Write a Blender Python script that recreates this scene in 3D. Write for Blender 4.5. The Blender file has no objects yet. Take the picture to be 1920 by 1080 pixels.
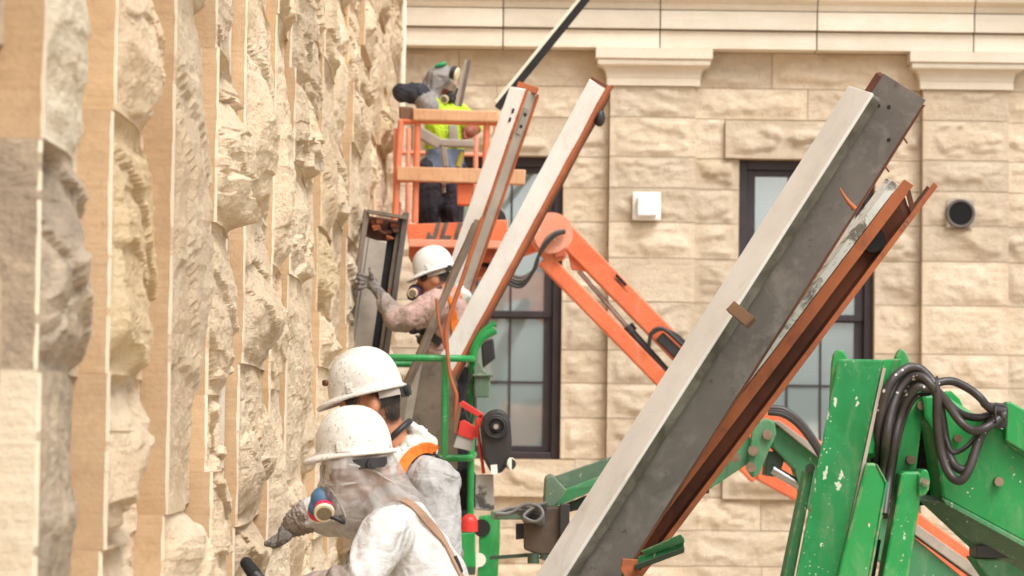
import bpy, bmesh, math, random
import numpy as np
from mathutils import Vector, Matrix, noise
from mathutils.bvhtree import BVHTree
R = math.radians
random.seed(7)
scene = bpy.context.scene
COL = scene.collection

# ------------------------------------------------------------------ camera
F_PX = 5000.0                      # focal length in pixels of the 1920 wide frame
CAM_Z = 1.5
PITCH = math.atan(250 / F_PX)
ROLL = 0.0125
cp, sp = math.cos(PITCH), math.sin(PITCH)
fwd = Vector((0, cp, sp)); r0 = Vector((1, 0, 0)); u0 = Vector((0, -sp, cp))
cam_r = r0 * math.cos(ROLL) + u0 * math.sin(ROLL)
cam_u = u0 * math.cos(ROLL) - r0 * math.sin(ROLL)
cam_data = bpy.data.cameras.new("camera")
cam = bpy.data.objects.new("camera", cam_data)
COL.objects.link(cam)
m = Matrix((cam_r, cam_u, -fwd)).transposed().to_4x4()
m.translation = Vector((0, 0, CAM_Z))
cam.matrix_world = m
cam_data.sensor_width = 36.0
cam_data.lens = 36.0 * F_PX / 1920
cam_data.clip_start = 0.1
cam_data.clip_end = 2000
cam_data.dof.use_dof = True
cam_data.dof.focus_distance = 10.4
cam_data.dof.aperture_fstop = 5.4
scene.camera = cam

# ------------------------------------------------------------------ light
SUN_EL, SUN_AZ = R(55), R(146)     # azimuth measured from +Y towards +X
world = bpy.data.worlds.new("World"); scene.world = world
world.use_nodes = True
wn = world.node_tree
wn.nodes.clear()
out = wn.nodes.new("ShaderNodeOutputWorld"); bg = wn.nodes.new("ShaderNodeBackground")
sky = wn.nodes.new("ShaderNodeTexSky"); sky.sky_type = 'NISHITA'; sky.sun_disc = False
sky.sun_elevation = SUN_EL; sky.sun_rotation = SUN_AZ
sky.air_density = 1.0; sky.dust_density = 6.0; sky.ozone_density = 1.0
hs = wn.nodes.new("ShaderNodeHueSaturation"); hs.inputs['Saturation'].default_value = 0.10
wn.links.new(sky.outputs[0], hs.inputs['Color'])
tcw = wn.nodes.new("ShaderNodeTexCoord"); cn = wn.nodes.new("ShaderNodeTexNoise")
cn.inputs['Scale'].default_value = 3.2; cn.inputs['Detail'].default_value = 8; cn.inputs['Distortion'].default_value = .6
cr = wn.nodes.new("ShaderNodeValToRGB"); cr.color_ramp.elements[0].position = .35; cr.color_ramp.elements[1].position = .68
cr.color_ramp.elements[0].color = (.68, .75, .82, 1); cr.color_ramp.elements[1].color = (1.28, 1.26, 1.22, 1)
mxw = wn.nodes.new("ShaderNodeMix"); mxw.data_type = 'RGBA'; mxw.blend_type = 'MULTIPLY'; mxw.inputs[0].default_value = 1
wn.links.new(tcw.outputs['Generated'], cn.inputs['Vector']); wn.links.new(cn.outputs['Fac'], cr.inputs['Fac'])
wn.links.new(hs.outputs[0], mxw.inputs[6]); wn.links.new(cr.outputs['Color'], mxw.inputs[7])
wn.links.new(mxw.outputs[2], bg.inputs['Color'])
bg.inputs['Strength'].default_value = 0.15
wn.links.new(bg.outputs[0], out.inputs['Surface'])
sd = bpy.data.lights.new("sun", 'SUN'); sun = bpy.data.objects.new("sun", sd)
COL.objects.link(sun)
sd.energy = 1.3; sd.angle = R(30); sd.color = (1.0, 0.97, 0.935)
to_sun = Vector((math.sin(SUN_AZ) * math.cos(SUN_EL), math.cos(SUN_AZ) * math.cos(SUN_EL), math.sin(SUN_EL)))
sun.rotation_euler = to_sun.to_track_quat('Z', 'Y').to_euler()
scene.view_settings.view_transform = 'Standard'
scene.view_settings.look = 'None'
scene.view_settings.gamma = 1
scene.view_settings.use_curve_mapping = False
scene.view_settings.exposure = 0.5
scene.render.engine = 'CYCLES'
scene.cycles.use_denoising = True
scene.cycles.max_bounces = 6
scene.cycles.transparent_max_bounces = 12

# ------------------------------------------------------------------ helpers
CAMP = Vector((0, 0, CAM_Z))
def ray(x, y):
    return fwd * F_PX + cam_r * (x - 960) + cam_u * (540 - y)
def P(x, y, Y):
    d = ray(x, y)
    return CAMP + d * (Y / d.y)
def MPP(Y):
    return Y / F_PX
ORG = {}
def thing(name, label, cat, loc, group=None):
    o = bpy.data.objects.new(name, None); COL.objects.link(o)
    o.empty_display_size = 0.1
    o.location = Vector(loc); ORG[o.name] = Vector(loc)
    o['label'] = label; o['category'] = cat
    if group: o['group'] = group
    return o
def tag(o, label, cat, group=None):
    o['label'] = label; o['category'] = cat
    if group: o['group'] = group
    return o
def org(o):
    return ORG[o.name] if o is not None else Vector((0, 0, 0))

def link_mesh(name, me, parent=None, loc=None):
    """me holds world coordinates; the object's own origin becomes its root's base"""
    o = bpy.data.objects.new(name, me); COL.objects.link(o)
    if parent is not None:
        L = org(parent)
        me.transform(Matrix.Translation(-L))
        o.parent = parent
        ORG[o.name] = L
    elif loc is not None:
        me.transform(Matrix.Translation(-Vector(loc)))
        o.location = Vector(loc); ORG[o.name] = Vector(loc)
    else:
        ORG[o.name] = Vector((0, 0, 0))
    return o

class MB:
    def __init__(s):
        s.v = []; s.f = []; s.mi = []; s.sm = []
    def add(s, verts, faces, mi=0, smooth=False):
        b = len(s.v)
        s.v += [tuple(v) for v in verts]
        for f in faces:
            s.f.append([b + i for i in f]); s.mi.append(mi); s.sm.append(smooth)
        return s
    def hexa(s, a, b, mi=0):
        """two matching polygons joined into a prism"""
        n = len(a)
        fs = [list(range(n))[::-1], [n + i for i in range(n)]]
        for i in range(n):
            j = (i + 1) % n
            fs.append([i, j, n + j, n + i])
        return s.add(list(a) + list(b), fs, mi)
    def prism(s, pts, ext, mi=0):
        pts = [Vector(p) for p in pts]; ext = Vector(ext)
        return s.hexa(pts, [p + ext for p in pts], mi)
    def plate(s, px, Y, th, mi=0, ext=None):
        """outline of a plate standing at depth Y with real thickness th going back"""
        pts = [P(p[0], p[1], p[2] if len(p) > 2 else Y) for p in px]
        return s.prism(pts, ext if ext is not None else (0, th, 0), mi)
    def box(s, c, h, mi=0, rot=None):
        c = Vector(c); M = rot if rot is not None else Matrix.Identity(3)
        vs = [c + M @ Vector((x * h[0], y * h[1], z * h[2])) for x, y, z in
              ((-1,-1,-1),(1,-1,-1),(1,1,-1),(-1,1,-1),(-1,-1,1),(1,-1,1),(1,1,1),(-1,1,1))]
        return s.add(vs, [[0,3,2,1],[4,5,6,7],[0,1,5,4],[1,2,6,5],[2,3,7,6],[3,0,4,7]], mi)
    def bar(s, a, b, w, d, mi=0, side=None, wb=None):
        """bar from a to b, w wide across the view, d deep"""
        a = Vector(a); b = Vector(b); t = (b - a).normalized()
        dv = Vector(side) if side is not None else Vector((0, 1, 0))
        u = t.cross(dv).normalized(); v = u.cross(t).normalized()
        wb = w if wb is None else wb
        A = [a + u*x*w/2 + v*y*d/2 for x, y in ((-1,-1),(1,-1),(1,1),(-1,1))]
        B = [b + u*x*wb/2 + v*y*d/2 for x, y in ((-1,-1),(1,-1),(1,1),(-1,1))]
        return s.hexa(A, B, mi)
    def cyl(s, a, b, r, r2=None, n=16, mi=0, cap=True):
        a = Vector(a); b = Vector(b); t = (b - a).normalized()
        u = t.orthogonal().normalized(); v = t.cross(u)
        r2 = r if r2 is None else r2
        vs = []
        for p, q in ((a, r), (b, r2)):
            for i in range(n):
                k = 2 * math.pi * i / n
                vs.append(p + (u * math.cos(k) + v * math.sin(k)) * q)
        s.add(vs, [[i, (i+1) % n, n + (i+1) % n, n + i] for i in range(n)], mi, True)
        if cap:
            s.add(vs, [list(range(n))[::-1], [n + i for i in range(n)]], mi)
        return s
    def tube(s, pts, r, n=10, mi=0):
        pts = [Vector(p) for p in pts]
        vs = []; N = len(pts)
        u = None
        for i, p in enumerate(pts):
            t = (pts[min(i+1, N-1)] - pts[max(i-1, 0)]).normalized()
            u = t.orthogonal().normalized() if u is None else (u - t * u.dot(t)).normalized()
            v = t.cross(u)
            rr = r(i / (N - 1)) if callable(r) else r
            for k in range(n):
                a = 2 * math.pi * k / n
                vs.append(p + (u * math.cos(a) + v * math.sin(a)) * rr)
        fs = []
        for i in range(N - 1):
            for k in range(n):
                q = (k + 1) % n
                fs.append([i*n + k, i*n + q, (i+1)*n + q, (i+1)*n + k])
        s.add(vs, fs, mi, True)
        s.add(vs, [list(range(n))[::-1], [(N-1)*n + k for k in range(n)]], mi)
        return s
    def ell(s, c, r, rot=None, mi=0, nu=20, nv=12):
        c = Vector(c); M = rot if rot is not None else Matrix.Identity(3)
        vs = [c + M @ Vector((0, 0, -r[2]))]
        for j in range(1, nv):
            a = math.pi * j / nv - math.pi / 2
            for i in range(nu):
                b = 2 * math.pi * i / nu
                vs.append(c + M @ Vector((r[0]*math.cos(a)*math.cos(b), r[1]*math.cos(a)*math.sin(b), r[2]*math.sin(a))))
        vs.append(c + M @ Vector((0, 0, r[2])))
        fs = [[0, 1 + (i+1) % nu, 1 + i] for i in range(nu)]
        for j in range(nv - 2):
            for i in range(nu):
                k = (i + 1) % nu
                fs.append([1 + j*nu + i, 1 + j*nu + k, 1 + (j+1)*nu + k, 1 + (j+1)*nu + i])
        L = len(vs) - 1; b0 = 1 + (nv - 2) * nu
        fs += [[b0 + i, b0 + (i+1) % nu, L] for i in range(nu)]
        return s.add(vs, fs, mi, True)
    def mesh(s, name, mats):
        me = bpy.data.meshes.new(name)
        me.from_pydata(s.v, [], s.f)
        for mt in (mats if isinstance(mats, (list, tuple)) else [mats]): me.materials.append(mt)
        me.polygons.foreach_set('material_index', s.mi)
        me.polygons.foreach_set('use_smooth', s.sm)
        bm = bmesh.new(); bm.from_mesh(me)
        bmesh.ops.recalc_face_normals(bm, faces=bm.faces[:])
        bm.to_mesh(me); bm.free()
        me.update()
        return me
    def build(s, name, mats, parent=None, bevel=0.0, loc=None, seg=2):
        o = link_mesh(name, s.mesh(name, mats), parent, loc)
        if bevel:
            b = o.modifiers.new('bevel', 'BEVEL'); b.width = bevel; b.segments = seg
            b.limit_method = 'ANGLE'; b.angle_limit = R(35)
        return o

def spline(pts, n=8):
    """Catmull-Rom through world points"""
    pts = [Vector(p) for p in pts]
    q = [2*pts[0] - pts[1]] + pts + [2*pts[-1] - pts[-2]]
    res = []
    for i in range(1, len(q) - 2):
        for k in range(n):
            t = k / n
            a, b, c, d = q[i-1], q[i], q[i+1], q[i+2]
            res.append(0.5*((2*b) + (c-a)*t + (2*a-5*b+4*c-d)*t*t + (3*b-a-3*c+d)*t**3))
    res.append(pts[-1])
    return res
def pxs(lst, Y):
    return [P(p[0], p[1], p[2] if len(p) > 2 else Y) for p in lst]

# ------------------------------------------------------------------ materials
def S(r, g, b):
    f = lambda c: c/12.92 if c <= .04045 else ((c+.055)/1.055)**2.4
    return (f(r/255), f(g/255), f(b/255), 1)
class NT:
    def __init__(s, name):
        s.m = bpy.data.materials.new(name); s.m.use_nodes = True
        s.t = s.m.node_tree; s.t.nodes.clear()
        s.o = s.n('ShaderNodeOutputMaterial'); s.b = s.n('ShaderNodeBsdfPrincipled')
        s.l(s.b.outputs[0], s.o.inputs['Surface'])
    def n(s, t, **k):
        x = s.t.nodes.new(t)
        for a, b in k.items(): setattr(x, a, b)
        return x
    def l(s, a, b): s.t.links.new(a, b)
    def coord(s, scale=(1,1,1), rnd=0.0, rot=(0,0,0)):
        tc = s.n('ShaderNodeTexCoord'); mp = s.n('ShaderNodeMapping')
        mp.inputs['Scale'].default_value = scale; mp.inputs['Rotation'].default_value = rot
        s.l(tc.outputs['Object'], mp.inputs['Vector'])
        if rnd:
            oi = s.n('ShaderNodeObjectInfo'); ma = s.n('ShaderNodeMath', operation='MULTIPLY')
            ma.inputs[1].default_value = rnd
            s.l(oi.outputs['Random'], ma.inputs[0]); s.l(ma.outputs[0], mp.inputs['Location'])
        return mp.outputs[0]
    def noise(s, vec, scale, detail=6, rough=.6, dist=0.0):
        x = s.n('ShaderNodeTexNoise'); x.inputs['Scale'].default_value = scale
        x.inputs['Detail'].default_value = detail; x.inputs['Roughness'].default_value = rough
        x.inputs['Distortion'].default_value = dist
        s.l(vec, x.inputs['Vector']); return x.outputs['Fac']
    def ramp(s, fac, stops):
        x = s.n('ShaderNodeValToRGB'); e = x.color_ramp.elements
        while len(e) < len(stops): e.new(0.5)
        for el, (p, c) in zip(e, stops):
            el.position = p; el.color = c if isinstance(c, tuple) else (c, c, c, 1)
        s.l(fac, x.inputs['Fac']); return x.outputs['Color']
    def mix(s, fac, a, b, mode='MIX'):
        x = s.n('ShaderNodeMix', data_type='RGBA', blend_type=mode)
        for v, i in ((fac, 0), (a, 6), (b, 7)):
            if hasattr(v, 'links'): s.l(v, x.inputs[i])
            else: x.inputs[i].default_value = v
        return x.outputs[2]
    def bump(s, h, strength=.3, dist=.01):
        x = s.n('ShaderNodeBump'); x.inputs['Strength'].default_value = strength
        x.inputs['Distance'].default_value = dist
        s.l(h, x.inputs['Height']); s.l(x.outputs[0], s.b.inputs['Normal']); return x
    def math(s, op, a, b):
        x = s.n('ShaderNodeMath', operation=op)
        for v, i in ((a, 0), (b, 1)):
            if hasattr(v, 'links'): s.l(v, x.inputs[i])
            else: x.inputs[i].default_value = v
        return x.outputs[0]

def simple(name, c, rough=.6, metal=0.0, c2=None, scale=6, bump=0.0, bscale=60, detail=6, lo=.35, hi=.65):
    t = NT(name); t.b.inputs['Roughness'].default_value = rough; t.b.inputs['Metallic'].default_value = metal
    v = t.coord()
    if c2 is None: c2 = tuple(x*.75 for x in c[:3]) + (1,)
    t.l(t.ramp(t.noise(v, scale, detail), [(lo, c2), (hi, c)]), t.b.inputs['Base Color'])
    if bump: t.bump(t.noise(v, bscale, 5), bump, .004)
    return t.m

def stone(name, light, mid, dark, ochre, bed_axis=14, bumpy=.5, lines=.25, bd=.012, oc=(.52,.72), mott=.4, lw=.3):
    t = NT(name); t.b.inputs['Roughness'].default_value = .9
    t.b.inputs['Specular IOR Level'].default_value = .15
    v = t.coord(rnd=37.0); vb = t.coord((1, 1, bed_axis), rnd=37.0); vl = t.coord((2.2, 2.2, 60), rnd=37.0)
    base = t.ramp(t.noise(v, 2.2, 7, .62, .6), [(.32, mid), (.62, light)])
    och = t.ramp(t.noise(v, 1.1, 5, .6, .8), [(oc[0], 0.0), (oc[1], .45)])
    base = t.mix(och, base, ochre)
    bedn = t.noise(vb, 1.6, 7, .65, .1)
    base = t.mix(t.ramp(bedn, [(.52, 0.0), (.78, .35)]), base, dark)
    ln = t.noise(vl, 1.1, 5, .65)
    base = t.mix(t.ramp(ln, [(.45, 0.0), (.7, lines)]), base, dark)
    base = t.mix(t.ramp(t.noise(v, 19, 9, .75, .4), [(.5, 0.0), (.72, mott)]), base, dark)
    base = t.mix(t.ramp(t.noise(v, 6, 8, .7, .6), [(.56, 0.0), (.76, mott)]), base, tuple(min(1, x*1.25) for x in light[:3]) + (1,))
    base = t.mix(t.ramp(t.noise(v, 55, 7, .75), [(.54, 0.0), (.72, mott*.9)]), base, dark)
    oi = t.n('ShaderNodeObjectInfo')
    base = t.mix(1.0, base, t.ramp(oi.outputs['Random'], [(0, .84), (1, 1.07)]), 'MULTIPLY')
    t.l(base, t.b.inputs['Base Color'])
    h = t.mix(.5, t.noise(v, 26, 9, .68), bedn)
    h = t.mix(lw, h, ln)
    h = t.mix(.35, h, t.noise(v, 70, 6, .7))
    t.bump(h, bumpy, bd)
    return t.m
M = {}
M['rough'] = stone('limestone_rough', S(238,216,186), S(225,197,164), S(180,149,120), S(224,190,146), bed_axis=5, bumpy=1.0, bd=.04, lines=.0, lw=.06, mott=.5)
M['sawn'] = stone('limestone_sawn', S(203,172,137), S(189,156,121), S(156,126,96), S(204,164,116), bed_axis=9, bumpy=.55, lines=.22, bd=.012, mott=.4, lw=.2)
M['cut'] = stone('limestone_fresh_cut', S(224,208,184), S(215,197,170), S(196,175,146), S(208,188,156), bumpy=.4, lines=.1)
M['stain'] = stone('limestone_weathered', S(204,183,156), S(136,122,110), S(98,87,79), S(168,143,116), bed_axis=6, bumpy=.9, bd=.03, lines=.15, lw=.1, mott=.6)
M['pale'] = stone('limestone_pale', S(231,217,194), S(219,202,175), S(182,159,128), S(212,188,150), bed_axis=10, bumpy=.8, lines=.3, bd=.02, mott=.35)
M['bstone'] = stone('building_stone', S(221,204,180), S(209,189,163), S(178,155,128), S(210,185,149), bed_axis=7, bumpy=.9, bd=.035, lines=.05, lw=.1, mott=.45)
M['bsmooth'] = stone('building_dressed', S(227,215,197), S(218,204,184), S(200,182,156), S(214,196,168), bumpy=.3, lines=.2, mott=.25)
M['mortar'] = simple('mortar', S(190,164,130), .95, c2=S(168,142,110), bump=.3)
def paint(name, c, c2, chip, spat, spots=.35, rough=.38, streak=True):
    """machine paint with faded areas, chips of rust and splashes of white mortar"""
    t = NT(name); t.b.inputs['Roughness'].default_value = rough
    v = t.coord(); vs = t.coord((1, 1, .35))
    base = t.ramp(t.noise(v, 3.5, 6, .6, .4), [(.35, c2), (.65, c)])
    fade = t.ramp(t.noise(v, 9, 8, .7), [(.56, 0.0), (.74, .3)])
    base = t.mix(fade, base, tuple(min(1, x*1.25 + .06) for x in c[:3]) + (1,))
    ch = t.ramp(t.noise(v, 21, 8, .72), [(.66, 0.0), (.69, .85)])
    base = t.mix(ch, base, chip)
    if spots > 0:
        nv_ = t.n('ShaderNodeTexNoise'); nv_.inputs['Scale'].default_value = 45; nv_.inputs['Detail'].default_value = 3
        t.l(v, nv_.inputs['Vector'])
        wv = t.n('ShaderNodeVectorMath', operation='MULTIPLY_ADD'); wv.inputs[1].default_value = (.035, .035, .035)
        t.l(nv_.outputs['Color'], wv.inputs[0]); t.l(vs, wv.inputs[2])
        vo = t.n('ShaderNodeTexVoronoi'); vo.inputs['Scale'].default_value = 30
        t.l(wv.outputs[0], vo.inputs['Vector'])
        rad = t.ramp(t.noise(v, 5, 3), [(.38, 0.0), (.72, spots)])
        d = t.math('LESS_THAN', vo.outputs['Distance'], rad)
        base = t.mix(d, base, spat)
        vo2 = t.n('ShaderNodeTexVoronoi'); vo2.inputs['Scale'].default_value = 75
        wv2 = t.n('ShaderNodeVectorMath', operation='MULTIPLY_ADD'); wv2.inputs[1].default_value = (.012, .012, .012)
        t.l(nv_.outputs['Color'], wv2.inputs[0]); t.l(v, wv2.inputs[2])
        t.l(wv2.outputs[0], vo2.inputs['Vector'])
        d2 = t.math('LESS_THAN', vo2.outputs['Distance'], t.ramp(t.noise(v, 7, 3), [(.45, 0.0), (.75, spots*.9)]))
        base = t.mix(d2, base, spat)
    dust = t.ramp(t.noise(t.coord((1, 1, .3)), 12, 8, .7, .5), [(.52, 0.0), (.8, .35)])
    base = t.mix(dust, base, S(168,160,140))
    bv = t.n('ShaderNodeBevel'); bv.samples = 4; bv.inputs['Radius'].default_value = .009
    ge = t.n('ShaderNodeNewGeometry'); dt = t.n('ShaderNodeVectorMath', operation='DOT_PRODUCT')
    t.l(bv.outputs[0], dt.inputs[0]); t.l(ge.outputs['Normal'], dt.inputs[1])
    wear = t.math('MULTIPLY', t.ramp(dt.outputs['Value'], [(.93, 1.0), (.985, 0.0)]), t.ramp(t.noise(v, 28, 6, .7), [(.48, 0.0), (.6, .9)]))
    base = t.mix(wear, base, S(176,158,132))
    t.l(base, t.b.inputs['Base Color'])
    t.l(t.ramp(t.noise(v, 14, 6), [(.3, rough-.08), (.7, rough+.22)]), t.b.inputs['Roughness'])
    t.bump(t.noise(v, 40, 5), .12, .003)
    return t.m
GRN = S(36,142,82)
M['green'] = paint('green_paint', GRN, S(20,118,60), S(120,84,58), S(200,210,192), spots=.36)
M['green_clean'] = paint('green_paint_clean', S(30,146,68), S(26,126,60), S(120,96,66), S(190,196,180), spots=.2)
M['green_dusty'] = paint('green_paint_dusty', S(58,132,82), S(64,118,80), S(112,100,84), S(190,190,176), spots=.15, rough=.55)
M['green_olive'] = paint('green_paint_olive', S(92,112,88), S(78,96,76), S(110,100,84), S(180,180,168), spots=.2, rough=.6)  # duller olive tone for the boom underside, jib sides and fittings
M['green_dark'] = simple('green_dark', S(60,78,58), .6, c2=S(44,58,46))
M['orange'] = paint('orange_paint', S(226,116,72), S(210,98,58), S(150,100,76), S(226,190,170), spots=.1, rough=.5)
M['orange_rail'] = paint('orange_rail_paint', S(222,130,94), S(210,112,76), S(196,150,126), S(226,196,178), spots=.15, rough=.6)
M['orange_faded'] = paint('orange_faded', S(230,156,130), S(224,138,106), S(206,170,152), S(230,200,180), spots=.2, rough=.6)
M['orange_rust'] = simple('orange_rust', S(190,92,58), .7, c2=S(150,76,52))
M['black'] = simple('black_rubber', S(52,46,44), .5, c2=S(38,34,33), bump=.1)
def hose():
    t = NT('hose_rubber'); v = t.coord(); t.b.inputs['Roughness'].default_value = .42
    base = t.ramp(t.noise(v, 9, 6), [(.35, S(44,38,36)), (.65, S(66,58,54))])
    vo = t.n('ShaderNodeTexVoronoi'); vo.inputs['Scale'].default_value = 38
    t.l(v, vo.inputs['Vector'])
    d = t.math('LESS_THAN', vo.outputs['Distance'], t.ramp(t.noise(v, 6, 3), [(.5, 0.0), (.75, .4)]))
    t.l(t.mix(d, base, S(205,200,188)), t.b.inputs['Base Color']); t.bump(t.noise(v, 60, 4), .1, .002)
    return t.m
M['hose'] = hose()
M['dark'] = simple('dark_parts_and_shade', S(34,29,26), .8, c2=S(22,19,17))  # near-black for dark parts, and for shade painted into openings
M['hole_shade'] = simple('hole_shade_black', S(12,11,10), .95)
M['steel'] = simple('bright_steel', S(190,186,184), .3, .9, c2=S(150,146,142))
M['bolt'] = simple('bolt_steel', S(150,128,108), .5, .4, c2=S(112,88,68))
M['cream_plain'] = simple('cream_paint', S(234,228,218), .65, c2=S(220,211,199), scale=5, bump=.08, bscale=30)
M['white_plain'] = simple('white_paint_plain', S(244,240,234), .5, c2=S(230,222,212), scale=4)
M['white_bright'] = simple('white_enamel', S(240,240,240), .4, c2=S(232,232,232))
def grimy(name, a, b, dirt, rough=.7, stretch=(1,1,1), lo=.5, hi=.72, amount=.8, rust=None):
    t = NT(name); t.b.inputs['Roughness'].default_value = rough
    v = t.coord(); v2 = t.coord(stretch)
    base = t.ramp(t.noise(v, 2.5, 7, .6), [(.35, b), (.65, a)])
    base = t.mix(t.ramp(t.noise(v2, 6, 9, .7, .5), [(lo, 0.0), (hi, amount)]), base, dirt)
    if rust: base = t.mix(t.ramp(t.noise(v, 17, 8, .7), [(.62, 0.0), (.68, .8)]), base, rust)
    t.l(base, t.b.inputs['Base Color']); t.bump(t.noise(v, 32, 7, .65), .25, .004)
    return t.m
M['cream'] = grimy('cream_paint_dirty', S(222,216,207), S(206,198,188), S(160,146,130), rough=.65, stretch=(1,1,.5), lo=.54, hi=.8, amount=.6)
M['white'] = grimy('white_paint', S(238,234,228), S(222,215,206), S(170,155,140), rough=.55, stretch=(1,1,.5), lo=.56, hi=.8, amount=.55)
M['fold'] = simple('hood_fold', S(176,166,157), .8, c2=S(160,150,141))
M['grey'] = grimy('grey_steel', S(106,96,89), S(84,75,69), S(138,128,119), lo=.5, hi=.72, amount=.65, rust=S(76,62,50))
M['grey_dirty'] = grimy('grey_steel_mouldy', S(108,100,88), S(88,82,70), S(58,50,38), lo=.42, hi=.62, amount=.9)
M['grey_light'] = grimy('grey_panel', S(176,164,150), S(152,140,126), S(122,110,98), amount=.6)
M['grey_weathered'] = grimy('weathered_strip', S(134,116,98), S(104,92,78), S(64,54,46), amount=.9, rust=S(150,84,46))
M['rust'] = grimy('rust', S(180,100,57), S(152,80,47), S(98,54,35), amount=.8)
M['rust_dark'] = grimy('rust_dark', S(112,60,34), S(88,46,26), S(52,30,20), amount=.8)
M['flaky'] = grimy('flaking_white', S(222,218,208), S(200,196,188), S(96,84,72), lo=.5, hi=.58, amount=.9, rust=S(140,90,60))
M['plum'] = simple('window_frame_paint', S(58,47,50), .45, c2=S(46,38,41))
M['wood'] = grimy('timber', S(214,166,126), S(196,144,104), S(150,104,70), stretch=(6,6,1), amount=.5)
M['wood_old'] = grimy('old_timber', S(128,92,62), S(100,70,48), S(62,44,32), stretch=(1,1,1), amount=.8)
M['pipe'] = simple('pale_pipe', S(232,222,204), .5, c2=S(218,204,182))
M['red'] = simple('red_plastic', S(214,58,48), .45, c2=S(190,44,40))
M['pink'] = simple('pink_filter', S(222,50,92), .5, c2=S(204,40,80))
M['blue'] = simple('blue_rubber', S(92,128,158), .5, c2=S(72,104,136))
M['spatter'] = grimy('spattered_grey', S(178,172,164), S(160,154,148), S(60,56,54), lo=.54, hi=.6, amount=.9)
def glass():
    t = NT('window_glass')
    t.b.inputs['Base Color'].default_value = (.27, .335, .32, 1); t.b.inputs['Roughness'].default_value = .03
    t.b.inputs['IOR'].default_value = 3.3; t.b.inputs['Specular IOR Level'].default_value = .7
    v = t.coord(); t.bump(t.noise(v, 1.4, 2), .02, .05)
    return t.m
M['glass'] = glass()
def helmet_mat():
    t = NT('hard_hat_shell'); v = t.coord(); t.b.inputs['Roughness'].default_value = .5
    base = t.ramp(t.noise(v, 8, 7, .65), [(.35, S(204,196,184)), (.62, S(224,219,210))])
    base = t.mix(t.ramp(t.noise(v, 95, 5, .7), [(.56, 0.0), (.64, .75)]), base, S(140,124,104))
    base = t.mix(t.ramp(t.noise(v, 26, 8, .75), [(.54, 0.0), (.68, .6)]), base, S(166,152,132))
    base = t.mix(t.ramp(t.noise(v, 13, 6, .7), [(.68, 0.0), (.72, .7)]), base, S(140,110,92))
    t.l(base, t.b.inputs['Base Color']); t.bump(t.noise(v, 120, 4), .12, .002)
    return t.m
M['hat'] = helmet_mat()
M['hat_clean'] = simple('hard_hat_clean', S(228,225,220), .35, c2=S(218,213,205))
def cloth(name, a, b, dirt, dirt_lo=.5, dirt_hi=.75, amount=.6, wr=.6, rough=.85, sc=1.0):
    t = NT(name); v = t.coord(); t.b.inputs['Roughness'].default_value = rough
    t.b.inputs['Specular IOR Level'].default_value = .2
    base = t.ramp(t.noise(v, 5, 7, .62, .8), [(.34, b), (.64, a)])
    base = t.mix(t.ramp(t.noise(v, 9, 9, .72, 1.2), [(dirt_lo, 0.0), (dirt_hi, amount)]), base, dirt)
    t.l(base, t.b.inputs['Base Color'])
    vd = t.coord((1, 1.0, .45), rot=(.3, .7, .2))
    rid = t.noise(vd, 8*sc, 2, .5, .5)
    ridge = t.math('ABSOLUTE', t.math('SUBTRACT', rid, .5), 0.0)
    fine = t.noise(v, 70*sc, 6, .6)
    vd2 = t.coord((1, .8, 1.5), rot=(.9, -.5, .4))
    ridge2 = t.math('ABSOLUTE', t.math('SUBTRACT', t.noise(vd2, 15*sc, 2, .5, .4), .5), 0.0)
    ridge = t.math('ADD', t.math('MULTIPLY', ridge, 1.7), t.math('MULTIPLY', ridge2, .6))
    t.bump(t.math('ADD', t.math('MULTIPLY', ridge, 2.0), t.math('MULTIPLY', fine, .08)), wr, .03)
    return t.m
M['tyvek'] = cloth('white_coverall', S(206,202,198), S(190,185,180), S(140,129,119), .48, .72, .55, wr=.4)
M['tyvek_grey'] = cloth('grey_coverall', S(184,180,176), S(166,161,157), S(124,115,108), .48, .72, .55, wr=.4)
M['tyvek_hood'] = cloth('white_hood', S(214,213,204), S(198,198,186), S(184,192,160), .55, .8, .5)
M['tyvek_pink'] = cloth('pink_coverall', S(200,166,156), S(184,146,136), S(146,124,108), .44, .66, .9)
M['sleeve_grey'] = cloth('dusty_sleeve', S(168,152,142), S(146,130,120), S(112,98,88), .45, .7, .6)
M['sleeve_mid'] = cloth('dusty_pink_sleeve', S(190,162,152), S(170,142,132), S(132,114,102), .45, .68, .7)
M['glove'] = cloth('grey_glove', S(140,131,124), S(116,108,102), S(86,79,74), .45, .7, .7, sc=2)
M['cuff'] = cloth('ribbed_glove', S(176,162,151), S(154,140,129), S(122,108,98), .45, .7, .7, sc=2)
M['hivis'] = cloth('hi_vis', S(200,226,66), S(170,204,48), S(130,160,40), .5, .75, .5)
M['navy'] = cloth('dark_trousers', S(62,60,66), S(44,43,48), S(88,84,84), .5, .75, .5)
M['blackcloth'] = cloth('black_cloth', S(46,42,44), S(34,31,32), S(70,64,62), .5, .75, .5)
M['greyhood'] = cloth('grey_hood', S(160,154,150), S(134,128,126), S(100,96,94), .5, .75, .5)
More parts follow.
